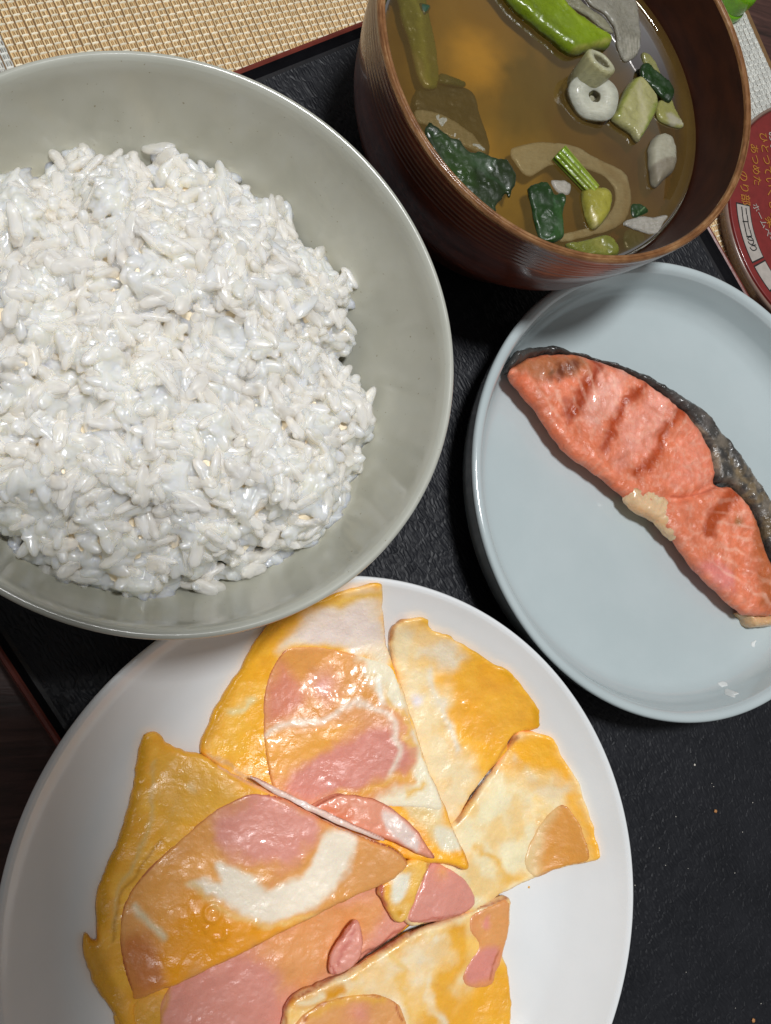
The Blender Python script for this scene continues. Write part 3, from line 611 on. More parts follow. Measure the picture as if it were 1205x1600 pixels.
# upper middle piece
P1 = [(597, 911), (600, 950), (606, 1000), (618, 1040), (634, 1085), (655, 1150), (675, 1210), (700, 1270), (722, 1320), (734, 1357), (700, 1352), (640, 1345), (560, 1320), (480, 1285), (400, 1240), (340, 1200), (314, 1172), (326, 1135), (345, 1095), (378, 1045), (408, 992), (440, 962), (490, 940), (540, 922)]
slice_('largest upper egg piece with round pink ham reaching under the rice bowl rim', P1, [(560, 930, .95), (600, 1000, 1.2), (700, 1270, 1.3), (730, 1350, 1.42), (640, 1110, 1.3), (330, 1170, .8), (400, 1050, .82), (480, 1260, .95), (600, 1290, 1.1)], .36, YE,
       [('poly', [(450, 985), (520, 940), (598, 925), (606, 1040), (560, 1020), (500, 1005), (440, 1012)], 'f2dcc0', .2, dict(warp=.35)),
        ('poly', [(470, 975), (570, 950), (598, 1000), (560, 1005), (480, 1000)], 'ebdad0', .2, dict(warp=.35)), ('line', [(500, 945), (560, 935), (596, 930)], 'e8b850', .12, dict(w=.1, warp=.2)),
        ('poly', [(590, 1030), (640, 1110), (690, 1250), (680, 1290), (620, 1240), (655, 1180), (625, 1110), (590, 1080)], 'ecdfc0', .18, dict(warp=.45)),
        ('poly', [(640, 1240), (700, 1290), (725, 1310), (705, 1320), (650, 1290)], 'e9c98a', .15, dict(warp=.3)), ('poly', [(680, 1290), (715, 1300), (720, 1325), (690, 1325)], 'e6dcc0', .08, dict(warp=.1)),
        ('line', [(360, 1110), (390, 1090)], 'efd79a', .1, dict(w=.1, warp=.3)), ('line', [(320, 1160), (350, 1095), (410, 1000), (450, 965), (530, 930)], 'd79a14', .14, dict(w=.1, warp=.1)),
        ('line', [(603, 950), (612, 1020), (640, 1100), (668, 1190), (702, 1275), (733, 1355)], 'c8833c', .03, dict(w=.02, warp=.02)), ('line', [(330, 1180), (400, 1225), (430, 1240)], 'dfb070', .05, dict(w=.05))],
       [([(450, 1013), (428, 1040), (415, 1075), (411, 1120), (414, 1170), (424, 1225), (445, 1250), (490, 1275), (540, 1265), (600, 1262), (650, 1262), (692, 1262), (668, 1200), (650, 1148), (630, 1090), (612, 1042), (570, 1026), (530, 1015), (490, 1010)], .01,
         [('poly', [(440, 1020), (540, 1020), (600, 1050), (590, 1100), (500, 1110), (430, 1130), (420, 1080)], 'e29c50', .2, dict(warp=.3)), ('spot', [(505, 1072)], 'da9282', .4, dict(w=.35)),
          ('poly', [(420, 1080), (440, 1040), (470, 1090), (430, 1130)], 'd8876c', .2), ('poly', [(415, 1150), (500, 1130), (560, 1130), (520, 1160), (470, 1200), (425, 1220)], 'eea64a', .22, dict(warp=.3)),
          ('poly', [(455, 1225), (500, 1180), (560, 1140), (605, 1130), (640, 1165), (645, 1200), (600, 1215), (540, 1235), (480, 1258)], 'd88c7c', .16, dict(warp=.3)),
          ('line', [(418, 1150), (450, 1130), (500, 1122), (530, 1108), (570, 1100), (600, 1112), (622, 1150), (630, 1180), (610, 1220)], 'ecd4c0', .09, dict(w=.07, warp=.25)),
          ('poly', [(570, 1010), (620, 1020), (700, 1200), (700, 1280), (590, 1290), (560, 1262), (640, 1225), (652, 1180), (630, 1120), (600, 1090), (575, 1060)], 'f0e2c4', .14, dict(warp=.35)), ('line', [(585, 1050), (615, 1100), (648, 1170)], 'eab458', .1, dict(w=.06, warp=.4)), ('line', [(640, 1235), (670, 1225)], 'e8b65e', .12, dict(w=.1, warp=.4)),
          ('line', [(590, 1060), (600, 1090)], 'f2e8d8', .1, dict(w=.12, warp=.3)), ('line', [(530, 1240), (600, 1225), (645, 1215)], 'e8a84a', .14, dict(w=.1, warp=.3)),
          ('line', [(449, 1014), (428, 1040), (415, 1075), (411, 1120), (414, 1170), (424, 1226)], 'a4482c', .03, dict(w=.025, warp=.02))], 'e09a62')], seed=11, bub=bubbles([(683, 1158, .05), (672, 1170, .04), (640, 1125, .05)]))
# left piece
P5 = [(222, 1156), (230, 1146), (246, 1146), (262, 1162), (285, 1172), (318, 1182), (350, 1200), (390, 1222), (430, 1240), (480, 1266), (530, 1292), (580, 1310), (625, 1330), (638, 1352), (612, 1378), (590, 1388), (540, 1410), (480, 1440), (400, 1480), (340, 1510), (290, 1535), (240, 1555), (212, 1575), (225, 1620), (200, 1660), (185, 1600), (160, 1560), (140, 1520), (130, 1480), (133, 1462), (152, 1470), (150, 1410), (165, 1365), (182, 1320), (200, 1270), (212, 1210)]
slice_('left egg piece with large ham slice, white swirl and a big round bubble', P5, [(230, 1150, .85), (160, 1450, .8), (200, 1600, .8), (640, 1340, 1.5), (480, 1270, 1.4), (380, 1215, 1.25), (560, 1400, 1.3), (400, 1480, 1.25), (260, 1550, 1.15), (250, 1300, .95)], .36, 'f8b236',
       [('line', [(225, 1155), (215, 1230), (195, 1300), (165, 1370), (155, 1440)], 'd29708', .15, dict(w=.14, warp=.12)), ('line', [(245, 1190), (240, 1240), (225, 1310), (185, 1400), (180, 1450)], 'e6be72', .08, dict(w=.05, warp=.15)),
        ('line', [(250, 1310), (210, 1370), (185, 1420), (175, 1470)], 'bf8410', .06, dict(w=.03, warp=.15)), ('poly', [(265, 1180), (340, 1205), (370, 1235), (300, 1270), (255, 1300)], 'e6ac42', .25, dict(warp=.4)),
        ('spot', [(300, 1235)], 'ecc890', .15, dict(w=.12, warp=.4)), ('poly', [(130, 1462), (155, 1480), (190, 1560), (215, 1620), (190, 1640), (150, 1560)], 'd0951e', .15, dict(warp=.2)),
        ('line', [(230, 1550), (260, 1570), (300, 1600)], 'dfa840', .15, dict(w=.15)), ('line', [(345, 1198), (390, 1222), (440, 1245), (520, 1287), (600, 1320)], 'ecc4b4', .05, dict(w=.04, warp=.02))],
       [([(440, 1247), (395, 1240), (355, 1256), (325, 1275), (290, 1305), (255, 1335), (222, 1368), (203, 1395), (190, 1430), (187, 1470), (192, 1510), (205, 1545), (212, 1562), (250, 1548), (295, 1531), (345, 1506), (405, 1476), (485, 1436), (545, 1406), (592, 1386), (628, 1362), (637, 1350), (622, 1330), (580, 1312), (530, 1294), (480, 1268)], .02,
         [('poly', [(400, 1235), (500, 1270), (490, 1320), (440, 1360), (370, 1330), (340, 1290)], 'db9282', .2, dict(warp=.4)),
          ('poly', [(240, 1350), (330, 1330), (400, 1370), (400, 1420), (300, 1480), (215, 1540), (200, 1440)], 'eea654', .25, dict(warp=.4)),
          ('poly', [(290, 1400), (420, 1430), (480, 1430), (400, 1480), (250, 1550), (205, 1550)], 'f09c1e', .22, dict(warp=.4)), ('poly', [(190, 1480), (230, 1460), (260, 1530), (212, 1560)], 'c97a3e', .2, dict(warp=.2)),
          ('poly', [(540, 1300), (630, 1330), (620, 1370), (560, 1395), (510, 1360)], 'dc9a58', .16, dict(warp=.3)),
          ('poly', [(515, 1292), (556, 1305), (545, 1370), (500, 1405), (440, 1432), (390, 1432), (350, 1400), (300, 1385), (305, 1372), (345, 1372), (340, 1345), (370, 1345), (400, 1375), (460, 1375), (495, 1345)], 'f3e2cc', .09, dict(warp=.3)),
          ('line', [(208, 1420), (235, 1448), (255, 1462)], 'e6cfa8', .08, dict(w=.08, warp=.15)), ('line', [(300, 1378), (400, 1440), (500, 1425)], 'eec278', .14, dict(w=.06, warp=.4)),
          ('line', [(440, 1247), (395, 1240), (355, 1256), (325, 1275), (255, 1335), (205, 1392), (188, 1440), (188, 1480), (205, 1548)], 'a2482a', .03, dict(w=.028, warp=.02)),
          ('line', [(637, 1350), (622, 1330), (580, 1312)], 'b8584a', .03, dict(w=.03, warp=.02))], 'e09c54')], seed=51, bub=bubbles([(335, 1430, .2), (403, 1446, .08), (355, 1462, .05), (325, 1455, .05), (340, 1470, .05), (350, 1470, .04), (525, 1405, .06), (545, 1402, .06), (475, 1345, .09)]), edge=.25)
# small pieces in the middle
slice_('small torn egg and ham scrap folded in the middle between the larger pieces', [(592, 1388), (606, 1372), (640, 1345), (662, 1342), (674, 1350), (660, 1380), (645, 1420), (628, 1442), (610, 1430), (598, 1405)], [(600, 1400, 1.3), (660, 1350, 1.35)], .25, 'e6b65e',
       [('poly', [(612, 1375), (640, 1370), (630, 1400), (612, 1410)], 'ebe4d0', .08, dict(warp=.2)), ('line', [(592, 1388), (602, 1420)], 'b85c58', .07, dict(w=.06)), ('spot', [(622, 1425)], 'd99a10', .1, dict(w=.1)), ('line', [(672, 1350), (645, 1420)], 'c06a40', .03, dict(w=.02))], seed=71, edge=.12)
def ham_scrap(label, outline, zc, T, base, lay, seed):
    f = idw(zc); o = slab('ham_scrap', outline, f, T, ham, None, base, lay, .04, .1, .04, 2, seed, True, .02, None, floor=ZW, rindx=.45)
    return tag(o, label, 'ham')
ham_scrap('arched pink ham slice standing out above the cut between the upper and left egg pieces', [(486, 1264), (505, 1250), (530, 1242), (560, 1243), (592, 1252), (620, 1268), (645, 1290), (665, 1315), (680, 1342), (655, 1335), (620, 1318), (570, 1300), (520, 1284)], [(500, 1262, 1.32), (600, 1280, 1.5), (670, 1335, 1.6)], .16, 'e2987c',
          [('poly', [(600, 1268), (640, 1290), (660, 1325), (630, 1318), (605, 1300)], 'e6cfc4', .1, dict(warp=.2)), ('poly', [(500, 1262), (540, 1256), (540, 1285)], 'd98460', .15), ('line', [(486, 1264), (530, 1242), (560, 1243), (592, 1252), (645, 1290), (680, 1342)], 'a04a34', .03, dict(w=.025, warp=.02))], 81)
ham_scrap('pale pink sliver of ham along the cut edge between two egg pieces', [(392, 1212), (410, 1219), (440, 1234), (470, 1250), (500, 1263), (560, 1291), (600, 1310), (592, 1313), (540, 1293), (480, 1265), (430, 1240), (395, 1218)], [(400, 1215, 1.58), (600, 1312, 1.80)], .07, 'eacabc',
          [('line', [(392, 1211), (440, 1233), (500, 1262), (600, 1310)], 'a4523a', .03, dict(w=.022, warp=.03)), ('spot', [(470, 1258)], 'f0dcd4', .2, dict(w=.2))], 82)
ham_scrap('leaf shaped folded pink ham scrap lying on the ham near the plate middle', [(516, 1522), (520, 1490), (535, 1465), (556, 1438), (565, 1450), (567, 1480), (560, 1505), (540, 1518)], [(520, 1510, 1.32), (560, 1450, 1.36)], .14, 'de9684',
          [('line', [(516, 1520), (522, 1490), (556, 1440)], 'b05848', .03, dict(w=.025)), ('line', [(525, 1510), (555, 1450)], 'c87468', .04, dict(w=.02)), ('line', [(566, 1450), (566, 1490), (545, 1516)], 'b05848', .03, dict(w=.02))], 83)
# bottom right piece
P4 = [(796, 1402), (800, 1425), (796, 1460), (788, 1490), (797, 1520), (801, 1560), (799, 1610), (795, 1680), (600, 1700), (480, 1690), (445, 1640), (446, 1590), (456, 1565), (480, 1548), (520, 1532), (560, 1512), (592, 1492), (620, 1472), (660, 1452), (700, 1438), (732, 1426), (760, 1412)]
slice_('marbled white and yellow egg piece with ham strip at the bottom of the white plate', P4, [(796, 1402, .95), (800, 1560, .8), (640, 1460, 1.2), (460, 1570, 1.2), (600, 1600, 1.1)], .38, 'f2d8a8',
       [('poly', [(700, 1450), (735, 1440), (720, 1540), (700, 1600), (660, 1600), (690, 1520)], 'e9a83a', .25, dict(warp=.6)), ('poly', [(740, 1540), (800, 1500), (802, 1620), (700, 1680), (690, 1600)], 'eeab30', .25, dict(warp=.3)),
        ('poly', [(480, 1560), (600, 1510), (640, 1480), (690, 1460), (700, 1500), (650, 1560), (640, 1600), (560, 1560)], 'f2dfbe', .25, dict(warp=.6)), ('line', [(610, 1490), (640, 1540), (650, 1600)], 'eac070', .12, dict(w=.06, warp=.5)),
        ('line', [(680, 1460), (670, 1530), (690, 1600)], 'f0e6cc', .1, dict(w=.08, warp=.4)), ('line', [(455, 1570), (500, 1550), (530, 1545)], 'e0981c', .12, dict(w=.14, warp=.3)), ('line', [(470, 1565), (500, 1550)], 'efdcb4', .08, dict(w=.07, warp=.2)),
        ('line', [(448, 1600), (456, 1565), (520, 1530), (592, 1490), (660, 1450), (732, 1424), (796, 1402)], 'a9593a', .04, dict(w=.03, warp=.05))],
       [([(737, 1430), (765, 1415), (793, 1406), (796, 1440), (788, 1480), (776, 1520), (770, 1540), (740, 1545), (722, 1530), (735, 1500), (748, 1478), (734, 1455)], .0,
         [('poly', [(750, 1425), (796, 1410), (790, 1475), (750, 1480)], 'de9a5c', .15, dict(warp=.3)), ('poly', [(745, 1485), (778, 1480), (768, 1530), (725, 1535)], 'd98a7c', .1, dict(warp=.15)), ('spot', [(760, 1440)], 'dd8a78', .1, dict(w=.12)), ('line', [(778, 1485), (768, 1535)], 'b06038', .03, dict(w=.02))], 'dc9058'),
        ([(452, 1620), (470, 1590), (500, 1568), (540, 1557), (585, 1554), (615, 1563), (630, 1580), (632, 1620), (560, 1660), (480, 1650)], .03,
         [('line', [(470, 1592), (500, 1568), (540, 1557), (585, 1554), (615, 1563), (632, 1590)], 'a8552a', .03, dict(w=.025)), ('spot', [(560, 1590)], 'dd9078', .3, dict(w=.3)), ('line', [(480, 1585), (540, 1562), (600, 1562)], 'e4a84c', .1, dict(w=.08, warp=.2))], 'de9c5e')], seed=41, streak=True)

# ================================================================== soup
SZ = 5.0
def build_soup():
    root = empty('miso_soup', 'cloudy brown miso soup filling the wooden bowl', 'soup')
    # lower cloudy layer
    R_ = 5.3; n = 120; xs = np.linspace(-R_, R_, n); X, Y = np.meshgrid(xs, xs, indexing='ij'); q = np.c_[X.ravel() + SC[0], Y.ravel() + SC[1]]
    D = np.hypot(X, Y).ravel(); i, j = np.meshgrid(np.arange(n - 1), np.arange(n - 1), indexing='ij'); F = np.stack([i * n + j, (i + 1) * n + j, (i + 1) * n + j + 1, i * n + j + 1], -1).reshape(-1, 4)
    F = F[D[F].max(1) < 5.24]
    zf = lambda p: U(p, SZ - .5)
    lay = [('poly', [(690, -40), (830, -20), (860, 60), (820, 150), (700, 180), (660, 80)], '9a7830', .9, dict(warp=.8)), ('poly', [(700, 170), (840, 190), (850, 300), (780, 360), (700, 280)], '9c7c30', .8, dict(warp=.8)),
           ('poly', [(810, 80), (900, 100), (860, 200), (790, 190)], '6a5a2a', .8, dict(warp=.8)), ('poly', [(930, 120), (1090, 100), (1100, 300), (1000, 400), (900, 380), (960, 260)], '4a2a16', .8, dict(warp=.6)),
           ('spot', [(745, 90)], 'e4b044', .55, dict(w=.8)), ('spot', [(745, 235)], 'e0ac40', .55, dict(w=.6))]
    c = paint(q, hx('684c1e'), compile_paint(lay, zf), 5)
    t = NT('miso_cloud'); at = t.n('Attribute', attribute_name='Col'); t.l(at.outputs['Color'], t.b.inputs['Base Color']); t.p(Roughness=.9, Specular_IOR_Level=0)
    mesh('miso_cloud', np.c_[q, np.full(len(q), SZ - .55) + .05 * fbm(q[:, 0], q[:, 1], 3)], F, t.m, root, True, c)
    # top surface with a raised meniscus at the wall
    t = NT('soup_surface'); nd = t.t.nodes; nd.remove(t.b)
    tr = t.n('BsdfTransparent'); tr.inputs[0].default_value = (.90, .82, .64, 1)
    df = t.n('BsdfDiffuse'); df.inputs[0].default_value = (*hx('7e6430'), 1)
    gl = t.n('BsdfGlossy'); gl.inputs['Roughness'].default_value = .02
    co_ = t.coords(); mk = t.ramp(t.noise(co_, 28, 4, .6, .8), (.35, g(.24)), (.75, g(.46)))
    m1 = t.n('MixShader'); t.l(mk, m1.inputs[0]); t.l(tr.outputs[0], m1.inputs[1]); t.l(df.outputs[0], m1.inputs[2])
    fr = t.n('Fresnel'); fr.inputs[0].default_value = 1.34; m2 = t.n('MixShader'); t.l(fr.outputs[0], m2.inputs[0]); t.l(m1.outputs[0], m2.inputs[1]); t.l(gl.outputs[0], m2.inputs[2])
    bp = t.bump(t.noise(co_, 60, 2), .0002, .3); t.l(bp, gl.inputs['Normal']); t.l(m2.outputs[0], t.out.inputs[0])
    lathe('broth_surface', [(0, SZ), (2, SZ), (4, SZ), (4.9, SZ), (5.1, SZ + .006), (5.22, SZ + .02), (5.32, SZ + .055), (5.38, SZ + .10), (5.43, SZ + .17)], SC, t.m, root, 192)
build_soup()
vg = M_food('vegetable_wet', .26, .0002, 700, .0004, 220, .2, (.003, .003, .001), .15, .6)
lf = M_food('leaf_wet', .4, .0002, 700, .0004, 200, .0, vary=.3, coat=.35)
on = M_food('onion_wet', .22, .0002, 900, .0003, 200, .5, (.004, .0035, .003), .10, .5, stretch=(1, 6, 1), rot=.6)
on.node_tree.nodes['Principled BSDF'].inputs['Alpha'].default_value = .78; vg.node_tree.nodes['Principled BSDF'].inputs['Alpha'].default_value = .9
def float_piece(name, label, cat, outline, z, T, mat, base, lay=(), edge=.1, lump=.02, seed=0, zfun=None, we=.02, extra=None, ls=2.5):
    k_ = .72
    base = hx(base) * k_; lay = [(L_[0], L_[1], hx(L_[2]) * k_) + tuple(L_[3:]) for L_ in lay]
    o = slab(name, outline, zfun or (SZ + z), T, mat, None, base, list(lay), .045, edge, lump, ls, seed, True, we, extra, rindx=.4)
    return tag(o, label, cat)
FP = float_piece
FP('green_stalk', 'long green stalk floating under the broth beside the left bowl wall', 'vegetable', [(618, -40), (655, -45), (672, 20), (684, 80), (686, 130), (668, 136), (655, 118), (640, 60), (625, 10)], -.20, .16, vg, '7c8a34', [('line', [(640, -20), (662, 60), (672, 130)], 'a3b050', .12, dict(w=.08)), ('line', [(650, 90), (670, 135)], 'a8a868', .1, dict(w=.1))], .14, seed=101)
FP('leaf_scrap', 'tiny dark green leaf scrap at the top left of the soup', 'leaf', [(655, 5), (672, 8), (670, 20), (661, 22)], -.06, .05, lf, '2e5a40', seed=102)
FP('seaweed', 'dark olive triangular seaweed sunk under the broth near the left wall', 'seaweed', [(648, 150), (662, 132), (700, 128), (738, 142), (750, 175), (766, 225), (758, 245), (720, 225), (690, 190), (655, 178)], -.32, .1, lf, '2c3018', [], .1, seed=103)
FP('herb_sprig', 'thin short green stem beside the sunk seaweed', 'vegetable', [(690, 114), (708, 118), (727, 126), (725, 134), (700, 130), (686, 126)], -.14, .08, vg, '4a5a28', seed=104)
FP('onion_slice', 'pale striped onion slice tucked against the left bowl wall', 'onion', [(650, 172), (675, 172), (705, 184), (735, 205), (760, 232), (752, 238), (715, 222), (680, 200), (655, 190)], -.09, .08, on, 'b8b4a0', [('line', [(a, 172 + (a - 650) * .3), (a + 4, 200 + (a - 650) * .3)], '8f8470', .02, dict(w=.012, warp=.02)) if False else ('line', [(a, 170 + (a - 655) * .45), (a + 3, 196 + (a - 655) * .45)], 'd2cabb', .03, dict(w=.015, warp=.03)) for a in range(660, 750, 12)], seed=105)
wr = lambda q, d: .06 * fbm(q[:, 0] * 2.5, q[:, 1] * 2.5, 5, 3) + .03 * np.abs(fbm(q[:, 0] * 6, q[:, 1] * 6, 8, 2))
FP('leafy_green', 'large crumpled dark green leaf at the lower left of the soup', 'leaf', [(668, 192), (682, 198), (700, 212), (722, 222), (738, 238), (752, 236), (768, 242), (778, 248), (795, 250), (804, 262), (806, 285), (798, 308), (790, 300), (778, 318), (772, 330), (745, 318), (715, 290), (690, 262), (672, 225)], -.02, .1, lf, '263818',
   [('line', [(672, 200), (700, 225), (740, 260), (790, 290)], '3a5636', .06, dict(w=.02, warp=.2)), ('poly', [(735, 235), (770, 245), (765, 270), (740, 265)], '35502c', .1), ('poly', [(680, 205), (730, 235), (740, 290), (700, 265)], '34501f', .15, dict(a=.7))], .1, .03, 106, we=.05, extra=wr)
FP('leafy_green', 'upright dark green leaf strip at the bottom centre of the soup', 'leaf', [(826, 292), (845, 284), (858, 284), (868, 302), (884, 300), (882, 330), (880, 372), (850, 376), (838, 350), (832, 318)], .0, .1, lf, '24441a', [('line', [(868, 305), (866, 372)], '3c6a3c', .04, dict(w=.02)), ('poly', [(866, 320), (896, 318), (882, 372), (868, 374)], '34582a', .08)], .08, .03, 107, we=.03, extra=wr)
FP('onion_slice', 'wide translucent onion slice curving round the green stem', 'onion', [(800, 232), (850, 222), (900, 228), (940, 250), (975, 268), (986, 295), (984, 330), (968, 352), (930, 366), (880, 378), (882, 366), (930, 352), (955, 330), (962, 300), (945, 275), (905, 260), (860, 258), (830, 275), (812, 262)], -.115, .05, on, 'eeead6', [('line', [(940, 255), (978, 290), (970, 345), (900, 372)], 'd8ccb4', .1, dict(w=.12, warp=.2))], seed=108)
FP('onion_scrap', 'small square white onion scrap beside the green stem', 'onion', [(863, 282), (880, 281), (893, 288), (890, 302), (872, 300)], -.03, .07, on, 'cfc8bb', seed=109)
# ribbed stem as a tapered bundle
def stem():
    root = empty('komatsuna_stalk', 'ribbed green stem piece with yellow base floating at the soup centre', 'vegetable')
    a, b = U([(872, 236)], SZ + .1)[0], U([(930, 300)], SZ + .1)[0]; ax = (b - a); L_ = np.hypot(*ax); ax /= L_; sd = np.array([-ax[1], ax[0]])
    n, m = 40, 72; V, C = [], []
    for i in range(n):
        s = i / (n - 1); r = .29 - .05 * s
        if i in (0, n - 1): r *= .0
        for k in range(m):
            t_ = 2 * math.pi * k / m; rr = r * (1 + .07 * math.cos(t_ * 9 + .8 * s))
            p = a + ax * L_ * min(max(s, .02), .98) + sd * math.cos(t_) * rr
            V.append((p[0], p[1], SZ + .08 + .72 * rr * math.sin(t_))); c = hx('6f8a26') * (1 + .45 * math.cos(t_ * 9 + .8 * s)); C.append(c * (1 - s * .25) + hx('b0ae45') * s * .35)
    F = [(i * m + k, i * m + (k + 1) % m, (i + 1) * m + (k + 1) % m, (i + 1) * m + k) for i in range(n - 1) for k in range(m)]
    mesh('stalk', V, F, vg, root, True, np.array(C))
    slab('stalk_base', [(914, 296), (930, 290), (950, 291), (960, 303), (957, 328), (946, 346), (932, 355), (922, 342), (916, 318)], SZ - .05, .3, vg, root, '98923c', [('spot', [(940, 305)], 'aca648', .2, dict(w=.1)), ('line', [(925, 330), (938, 352)], 'ccc08a', .1, dict(w=.06))], .045, .22, .03, 2.5, 110, True, .01, rindx=.3)
stem()
def ring_piece(name, label, px, pz, axis, L_, ro, ri, c1, c2, sq=1.0, tap=.9):
    """short hollow onion tube: axis is its direction in cm space"""
    root = empty(name, label, 'onion'); A = Vector(axis).normalized(); X_ = A.cross(Vector((0, 0, 1))).normalized() if abs(A.z) < .98 else Vector((1, 0, 0)); Y_ = A.cross(X_)
    c = Vector((*U([px], SZ + pz)[0], SZ + pz)); m = 56
    st = [(.3, ri * .1, 2), (.28, ri * .8, 2), (.08, ri * .9, 2), (.0, ri, 1), (-.01, (ri + ro) / 2, 1), (.03, ro * .96, 0), (.10, ro, 0), (L_ * .5, ro * (1 + tap) / 2, 0), (L_ - .06, ro * tap, 0), (L_, ro * tap * .85, 0), (L_, .001, 0)]
    V, C = [], []
    for (d, r, w) in st:
        for k in range(m):
            t_ = 2 * math.pi * k / m; rr = r * (1 + .05 * math.sin(2 * t_ + 1) + .03 * math.sin(5 * t_))
            p = c - A * d + X_ * rr * math.cos(t_) + Y_ * rr * math.sin(t_) * sq; V.append(tuple(p)); C.append(hx('8a8466') * .6 if w == 2 else hx(c2) * .88 if w else hx(c1) * .85 * (1 + .07 * math.cos(t_ * 14)))
    F = [(i * m + k, i * m + (k + 1) % m, (i + 1) * m + (k + 1) % m, (i + 1) * m + k) for i in range(len(st) - 1) for k in range(m)]
    mesh('layer', V, F, on, root, True, np.array(C)); mesh('core', [tuple(c - A * .24 + X_ * math.cos(t_) * ri * .45 * s + Y_ * math.sin(t_) * ri * .45 * s * sq) for s in (1, .05) for t_ in np.linspace(0, 2 * math.pi, 24, endpoint=False)],
         [(k, (k + 1) % 24, 24 + (k + 1) % 24, 24 + k) for k in range(24)], on, root, True, np.tile(hx('a8a385'), (48, 1)))
    return root
ring_piece('spring_onion', 'pale spring onion ring standing tilted on a wider white ring', (941, 94), .95, (.15, .30, .9), 1.35, .50, .30, 'bdb98c', 'c9c7a8', .9)
ring_piece('spring_onion', 'wide white spring onion ring lying under the tilted one', (930, 150), .42, (-.15, -.30, .95), .8, .80, .20, 'c8c9b8', 'd6d6c4', .9, .85)
FP('leek_chunk', 'diamond shaped pale green leek chunk at the right of the soup', 'vegetable', [(1000, 116), (1014, 128), (1030, 150), (1026, 175), (1004, 217), (990, 205), (961, 182), (972, 158), (985, 130)], -.02, .3, vg, 'b9b57c', [('line', [(1000, 130), (1010, 170), (1000, 210)], 'cdc79a', .15, dict(w=.12, warp=.3)), ('line', [(963, 180), (985, 135), (1000, 118)], '9aa04a', .08, dict(w=.06)), ('line', [(1030, 152), (1005, 214)], '8f9a48', .06, dict(w=.05))], .15, .04, 111)
FP('leafy_green', 'small dark green leaf curl between the leek chunk and the right wall', 'leaf', [(1004, 102), (1016, 98), (1030, 112), (1046, 124), (1055, 140), (1048, 158), (1035, 150), (1018, 132), (1004, 118)], .12, .12, lf, '24401c', [], .08, .04, 112, we=.03, extra=wr)
FP('leek_scrap', 'narrow pale leek scrap leaning on the upper right bowl wall', 'vegetable', [(1005, 82), (1018, 84), (1034, 112), (1040, 128), (1030, 124), (1012, 104)], -.02, .12, vg, '9c9a62', seed=113)
FP('leek_scrap', 'pointed yellow green leek scrap by the right bowl wall', 'vegetable', [(1030, 158), (1048, 152), (1058, 172), (1070, 196), (1055, 197), (1030, 185)], -.02, .14, vg, 'a9a662', [('poly', [(1045, 175), (1070, 196), (1050, 197)], 'c0baa0', .06)], .08, seed=114)
FP('onion_root', 'smooth white oblong onion piece floating at the right of the soup', 'onion', [(1030, 208), (1045, 205), (1056, 214), (1062, 240), (1058, 262), (1044, 276), (1032, 287), (1024, 280), (1021, 255), (1020, 228)], -.08, .42, on, 'c9c5ae', [('poly', [(1022, 255), (1062, 245), (1058, 262), (1030, 287)], 'a39a86', .06, dict(warp=.05))], .28, .02, 115)
FP('leafy_green', 'small dark green leaf with pale vein near the lower right rim', 'leaf', [(986, 320), (1002, 318), (1014, 328), (1004, 336), (990, 340)], -.04, .07, lf, '24441c', [('line', [(1008, 322), (994, 338)], '7d9a6a', .02, dict(w=.012))], seed=116)
FP('onion_slice', 'white striped onion fan near the lower right rim of the soup', 'onion', [(975, 348), (1000, 338), (1025, 338), (1046, 336), (1036, 352), (1026, 366), (1000, 360)], .0, .07, on, 'c4beb0', [('line', [(980, 350 + k), (1040, 338 + k * 2)], 'd6cdc4', .02, dict(w=.012, warp=.04)) for k in (0, 4, 8, 12)], seed=117)
FP('leafy_green', 'square dark green leaf half sunk at the lower right rim', 'leaf', [(980, 358), (1006, 364), (1008, 380), (998, 392), (978, 386)], -.08, .07, lf, '2c4a24', seed=118)
FP('leek_chunk', 'olive green leek chunk at the bottom rim of the soup', 'vegetable', [(886, 380), (915, 374), (950, 366), (966, 378), (968, 398), (940, 400), (905, 394)], -.04, .2, vg, '85883a', [('spot', [(935, 382)], 'a3a052', .2, dict(w=.2))], .12, .05, 119)
FP('green_stalk', 'thick bright yellow green stalk at the top of the soup', 'vegetable', [(770, -60), (850, -55), (880, -10), (905, 16), (935, 36), (960, 54), (955, 68), (930, 72), (905, 79), (886, 70), (865, 52), (835, 28), (800, -5)], -.02, .42, vg, '87a01c', [('line', [(800, -30), (860, 30), (900, 66)], '768c18', .15, dict(w=.08)), ('line', [(895, 72), (925, 70), (955, 62)], 'a8a850', .08, dict(w=.07)), ('line', [(860, -20), (915, 35), (950, 55)], '9ab228', .12, dict(w=.08))], .25, .03, 120)
FP('onion_slice', 'greyish purple onion slice along the top right wall of the soup', 'onion', [(905, -40), (960, -45), (990, -10), (1000, 25), (1002, 65), (995, 85), (978, 95), (966, 72), (962, 45), (945, 20), (918, 0)], .0, .09, on, 'aaa696', [('poly', [(975, 60), (1000, 60), (990, 90), (975, 92)], 'c4c0b0', .1)] + [('line', [(915 + k * 9, -30 + k * 4), (962 + k * 6, 30 + k * 4), (975 + k * 4, 90)], '8d8a7a', .02, dict(w=.012, warp=.04)) for k in range(6)], seed=121)
FP('onion_slice', 'thin brownish onion slice behind the bright green stalk', 'onion', [(850, -30), (885, -25), (915, 5), (945, 28), (960, 50), (945, 45), (915, 22), (880, 2), (855, -10)], .05, .07, on, 'a09c80', seed=122)

